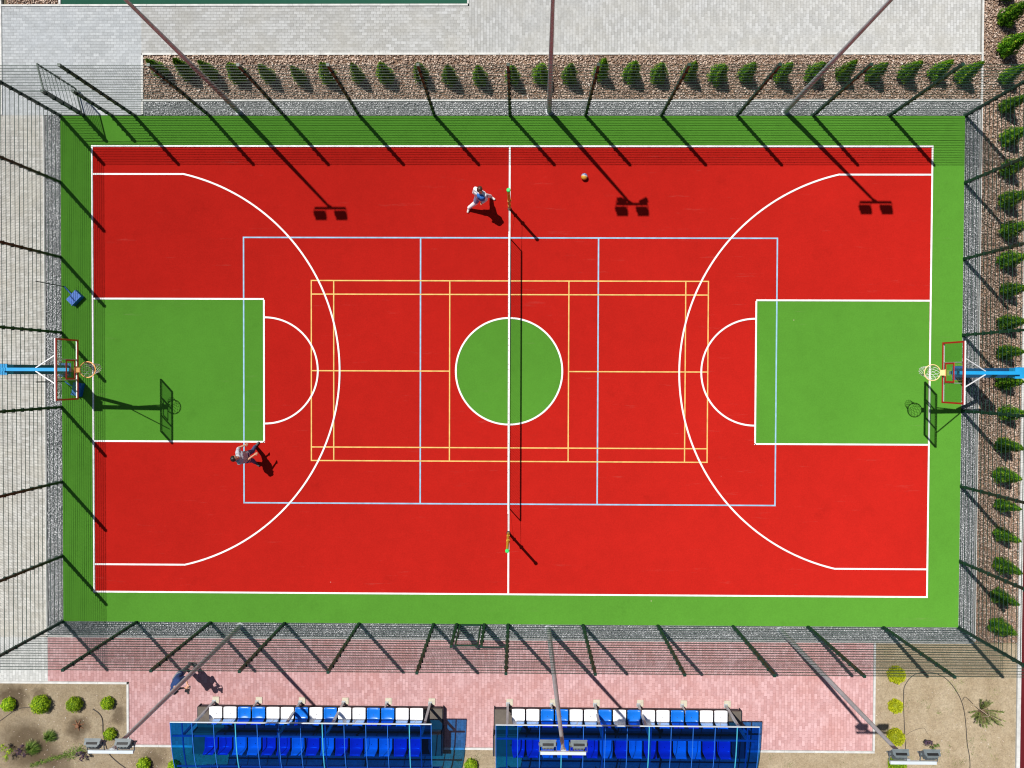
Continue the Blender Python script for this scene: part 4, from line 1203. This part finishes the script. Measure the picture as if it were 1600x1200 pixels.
def person(loc, J, lab, shirt, trousers, shoe, hair, face, sleeves='long', shirt_label=None, legwear=None, shift=(0, 0)):
    t = thing('person', lab, 'person', loc)
    V = {k: Vector(v) + Vector((shift[0], shift[1], 0)) for k, v in J.items()}
    side = (V['shR'] - V['shL']).normalized()
    b = MB()
    hd = V['head']; f = Vector(face).normalized(); f.z = f.z
    up = (hd - V['neck']).normalized()
    b.ell(hd, (.076, .092, .115), None); 
    b.ell(hd + f * .02 - up * .055, (.058, .066, .06))
    b.capsule(hd + f * .088 + up * .015, hd + f * .108 - up * .02, .010, .015, 8)
    rt = f.cross(Vector((0, 0, 1))).normalized()
    for s in (-1, 1): b.ell(hd + rt * s * .08 - up * .005, (.02, .02, .03))
    b.capsule(hd + f * .085 - up * .052 - rt * .02, hd + f * .085 - up * .052 + rt * .02, .011, .011, 8)   # lips
    b.capsule(V['neck'] - up * .03, hd - up * .06, .058, .055)
    ch = (V['shL'] + V['shR']) / 2
    chest = ch.lerp(V['pel'], .25); waist = ch.lerp(V['pel'], .65)
    def torso(m, g=0.0):
        for s in (-.55, 0, .55):
            m.capsule(chest + side * s * .17, waist + side * s * .13, .115 + g, .10 + g)
            m.capsule(waist + side * s * .13, V['pel'] + side * s * .15, .10 + g, .115 + g)
        m.capsule(V['shL'] + side * .03, V['shR'] - side * .03, .062 + g, .062 + g)
        m.capsule(V['neck'] - Vector((0, 0, .05)), chest, .065 + g, .11 + g)
    torso(b)
    for S_ in 'LR':
        b.capsule(V['sh' + S_], V['el' + S_], .05, .039); b.capsule(V['el' + S_], V['ha' + S_], .039, .026)
        hp = V['pel'] + side * (.095 if S_ == 'R' else -.095)
        b.capsule(hp, V['kn' + S_], .083, .055); b.capsule(V['kn' + S_], V['an' + S_], .055, .037)
        b.capsule(V['an' + S_] - Vector((0, 0, .03)), V['to' + S_], .036, .03)
        # hand: palm, four fingers, thumb
        d = (V['ha' + S_] - V['el' + S_]).normalized()
        n_ = d.cross(Vector((0, 0, 1)))
        if n_.length < .1: n_ = Vector((1, 0, 0))
        n_.normalize(); pm = V['ha' + S_] + d * .05
        b.capsule(V['ha' + S_] + d * .01, pm + n_ * .018, .026, .022); b.capsule(V['ha' + S_] + d * .01, pm - n_ * .018, .026, .022)
        cu = d.cross(n_)
        for k, (off, L_) in enumerate(((-.033, .058), (-.011, .072), (.011, .066), (.033, .052))):
            r0 = pm + n_ * off + d * .015
            m1 = r0 + d * L_ * .5 + cu * .006; m2 = m1 + d * L_ * .42 + cu * .022
            b.capsule(r0, m1, .0105, .0098, 8); b.capsule(m1, m2, .0098, .009, 8)
        th0 = V['ha' + S_] + d * .03 + n_ * .028
        b.capsule(th0, th0 + n_ * .032 + d * .03 + cu * .012, .0125, .0105, 8)
    body = remeshed(b, 'body', M['skin'], t)
    # eyes
    e = MB()
    for s in (-1, 1): e.ell(hd + f * .083 + rt * s * .031 + up * .012, (.011, .011, .011), None, 8)
    e.build('eyes', M['eye'], t, smooth=True)
    h_ = MB()
    h_.ell(hd - f * .018 + up * .028, (.088, .098, .105)); h_.ell(hd - f * .05 - up * .02, (.078, .075, .09))
    rs_ = np.random.default_rng(len(lab))
    for i in range(26):
        v = Vector(rs_.normal(size=3)); v.z = abs(v.z) * .8; v.normalize()
        if v.dot(f) > .55: continue
        c_ = hd - f * .015 + up * .025 + v * .088
        h_.ell(c_, (.022, .022, .018), None, 8)
    ho = remeshed(h_, 'hair', hair, t, .009, 2)
    sh = MB(); torso(sh, .014)
    for S_ in 'LR':
        if sleeves == 'long':
            sh.capsule(V['sh' + S_], V['el' + S_], .068, .055); sh.capsule(V['el' + S_], V['el' + S_].lerp(V['ha' + S_], .94), .055, .042)
        else:
            sh.capsule(V['sh' + S_], V['sh' + S_].lerp(V['el' + S_], .72), .07, .066)
    so_ = remeshed(sh, 'shirt', shirt, t, .011)
    if shirt_label: so_['label'] = shirt_label
    tr = MB()
    for S_ in 'LR':
        hp = V['pel'] + side * (.095 if S_ == 'R' else -.095)
        if legwear is None:
            tr.capsule(hp, V['kn' + S_], .103, .073); tr.capsule(V['kn' + S_], V['kn' + S_].lerp(V['an' + S_], .97), .073, .056)
        else:
            tr.capsule(hp, V['kn' + S_].lerp(hp, .3), .108, .10)
    tr.capsule(V['pel'] - side * .08 + Vector((0, 0, .04)), V['pel'] + side * .08 + Vector((0, 0, .04)), .125, .125)
    remeshed(tr, 'shorts' if legwear else 'trousers', trousers, t, .011)
    if legwear:
        lg = MB()
        for S_ in 'LR':
            hp = V['pel'] + side * (.095 if S_ == 'R' else -.095)
            lg.capsule(hp, V['kn' + S_], .10, .078); lg.capsule(V['kn' + S_], V['kn' + S_].lerp(V['an' + S_], .98), .078, .06)
        remeshed(lg, 'leggings', legwear, t, .011)
    for S_ in 'LR':
        s_ = MB(); a_ = V['an' + S_]; to = V['to' + S_]
        dr = (to - a_); dr.z *= .5; dr.normalize()
        heel = a_ - dr * .05 - Vector((0, 0, .035))
        s_.capsule(heel, to + dr * .02, .043, .038); s_.capsule(heel + Vector((0, 0, .02)), a_ + Vector((0, 0, .01)), .044, .045)
        remeshed(s_, 'shoe', shoe, t, .011, 3)
    return t

G = Z0 + .004
# player in white, striding, feet on the red court
person((-.95, 5.65, 0), dict(head=(-.91, 5.70, 1.62), neck=(-.91, 5.67, 1.47), shL=(-1.07, 5.80, 1.40), shR=(-.77, 5.60, 1.39), elL=(-1.13, 5.74, 1.15), elR=(-.74, 5.52, 1.13),
        haL=(-.93, 5.60, 1.03), haR=(-.86, 5.45, 1.02), pel=(-.92, 5.65, .92), knL=(-1.12, 5.56, .52), knR=(-.78, 5.80, .50),
        anL=(-1.36, 5.48, .16), anR=(-.64, 5.88, .085), toL=(-1.40, 5.38, .06), toR=(-.53, 5.80, G + .032)),
       'player in white with blue shirt front, striding near the net post', M['whitecloth'], M['lavender'], M['paleshoe'], M['brownhair'], (.45, -.75, -.1), 'long', None, M['whitecloth'])
bib = MB(); 
for q in range(2): bib.capsule((-.925 + q * .07, 5.60 - q * .04, 1.36), (-.93 + q * .07, 5.585 - q * .04, 1.2), .108, .098)
pp = bpy.data.objects.get('person')
remeshed(bib, 'vest', M['bluecloth'], pp, .011)
# player in grey with jeans by the green key
person((-8.58, -2.86, 0), dict(head=(-8.69, -2.80, 1.64), neck=(-8.65, -2.80, 1.48), shL=(-8.63, -2.97, 1.40), shR=(-8.68, -2.62, 1.40), elL=(-8.50, -2.93, 1.13), elR=(-8.73, -2.50, 1.17),
        haL=(-8.29, -2.76, 1.0), haR=(-8.58, -2.44, 1.08), pel=(-8.58, -2.84, .93), knL=(-8.53, -3.0, .50), knR=(-8.53, -2.69, .50),
        anL=(-8.61, -3.12, .10), anR=(-8.60, -2.58, .10), toL=(-8.50, -3.22, G + .035), toR=(-8.50, -2.46, G + .035)),
       'player in mottled grey shirt and blue jeans beside the left green key', M['greyshirt'], M['jeans'], M['shoe'], M['hair'], (.8, .25, -.15), 'short')
pp2 = bpy.data.objects.get('person.001')
v = MB(); v.capsule((-8.72, -2.86, 1.33), (-8.68, -2.88, 1.1), .10, .09); v.capsule((-8.70, -2.76, 1.33), (-8.66, -2.78, 1.1), .09, .09)
remeshed(v, 'shirt_panel', M['navy2'], pp2, .011)
# photographer
person((-10.85, -10.16, 0), shift=(-.09, -.05), J=dict(head=(-10.53, -10.22, 1.60), neck=(-10.60, -10.17, 1.46), shL=(-10.52, -9.98, 1.38), shR=(-10.74, -10.28, 1.38), elL=(-10.44, -9.98, 1.10), elR=(-10.62, -10.36, 1.10),
        haL=(-10.32, -10.16, 1.22), haR=(-10.40, -10.28, 1.24), pel=(-10.76, -10.05, .92), knL=(-10.70, -9.95, .49), knR=(-10.84, -10.16, .49),
        anL=(-10.74, -9.96, .08), anR=(-10.90, -10.18, .08), toL=(-10.60, -9.99, .035), toR=(-10.77, -10.27, .035)),
       lab='photographer in navy shirt holding a camera on the pink paving', shirt=M['navy'], trousers=M['greytrousers'], shoe=M['shoe'], hair=M['hair'], face=(.75, -.5, -.35), sleeves='short')
t = thing('camera_rig', 'small black camera on a hand grip held by the photographer', 'camera', (-10.36, -10.32, 1.2))
m = MB(); m.box((-10.35, -10.36, 1.36), (.13, .08, .09)); m.build('camera_body', M['black'], t)
m = MB(); m.lathe((0, 0, 0), [(.034, 0), (.034, .05), (.03, .09)], 14)
lo = m.build('camera_lens', M['black'], t); lo.location = (.02, -.07, .16); lo.rotation_euler = (R(75), 0, R(35))
m = MB(); m.tube([(-10.42, -10.27, 1.14), (-10.40, -10.30, 1.26)], .019, 10); m.bar((-10.40, -10.30, 1.26), (-10.28, -10.25, 1.30), .022); m.bar((-10.28, -10.25, 1.30), (-10.27, -10.34, 1.36), .022); m.build('grip', M['black'], t)
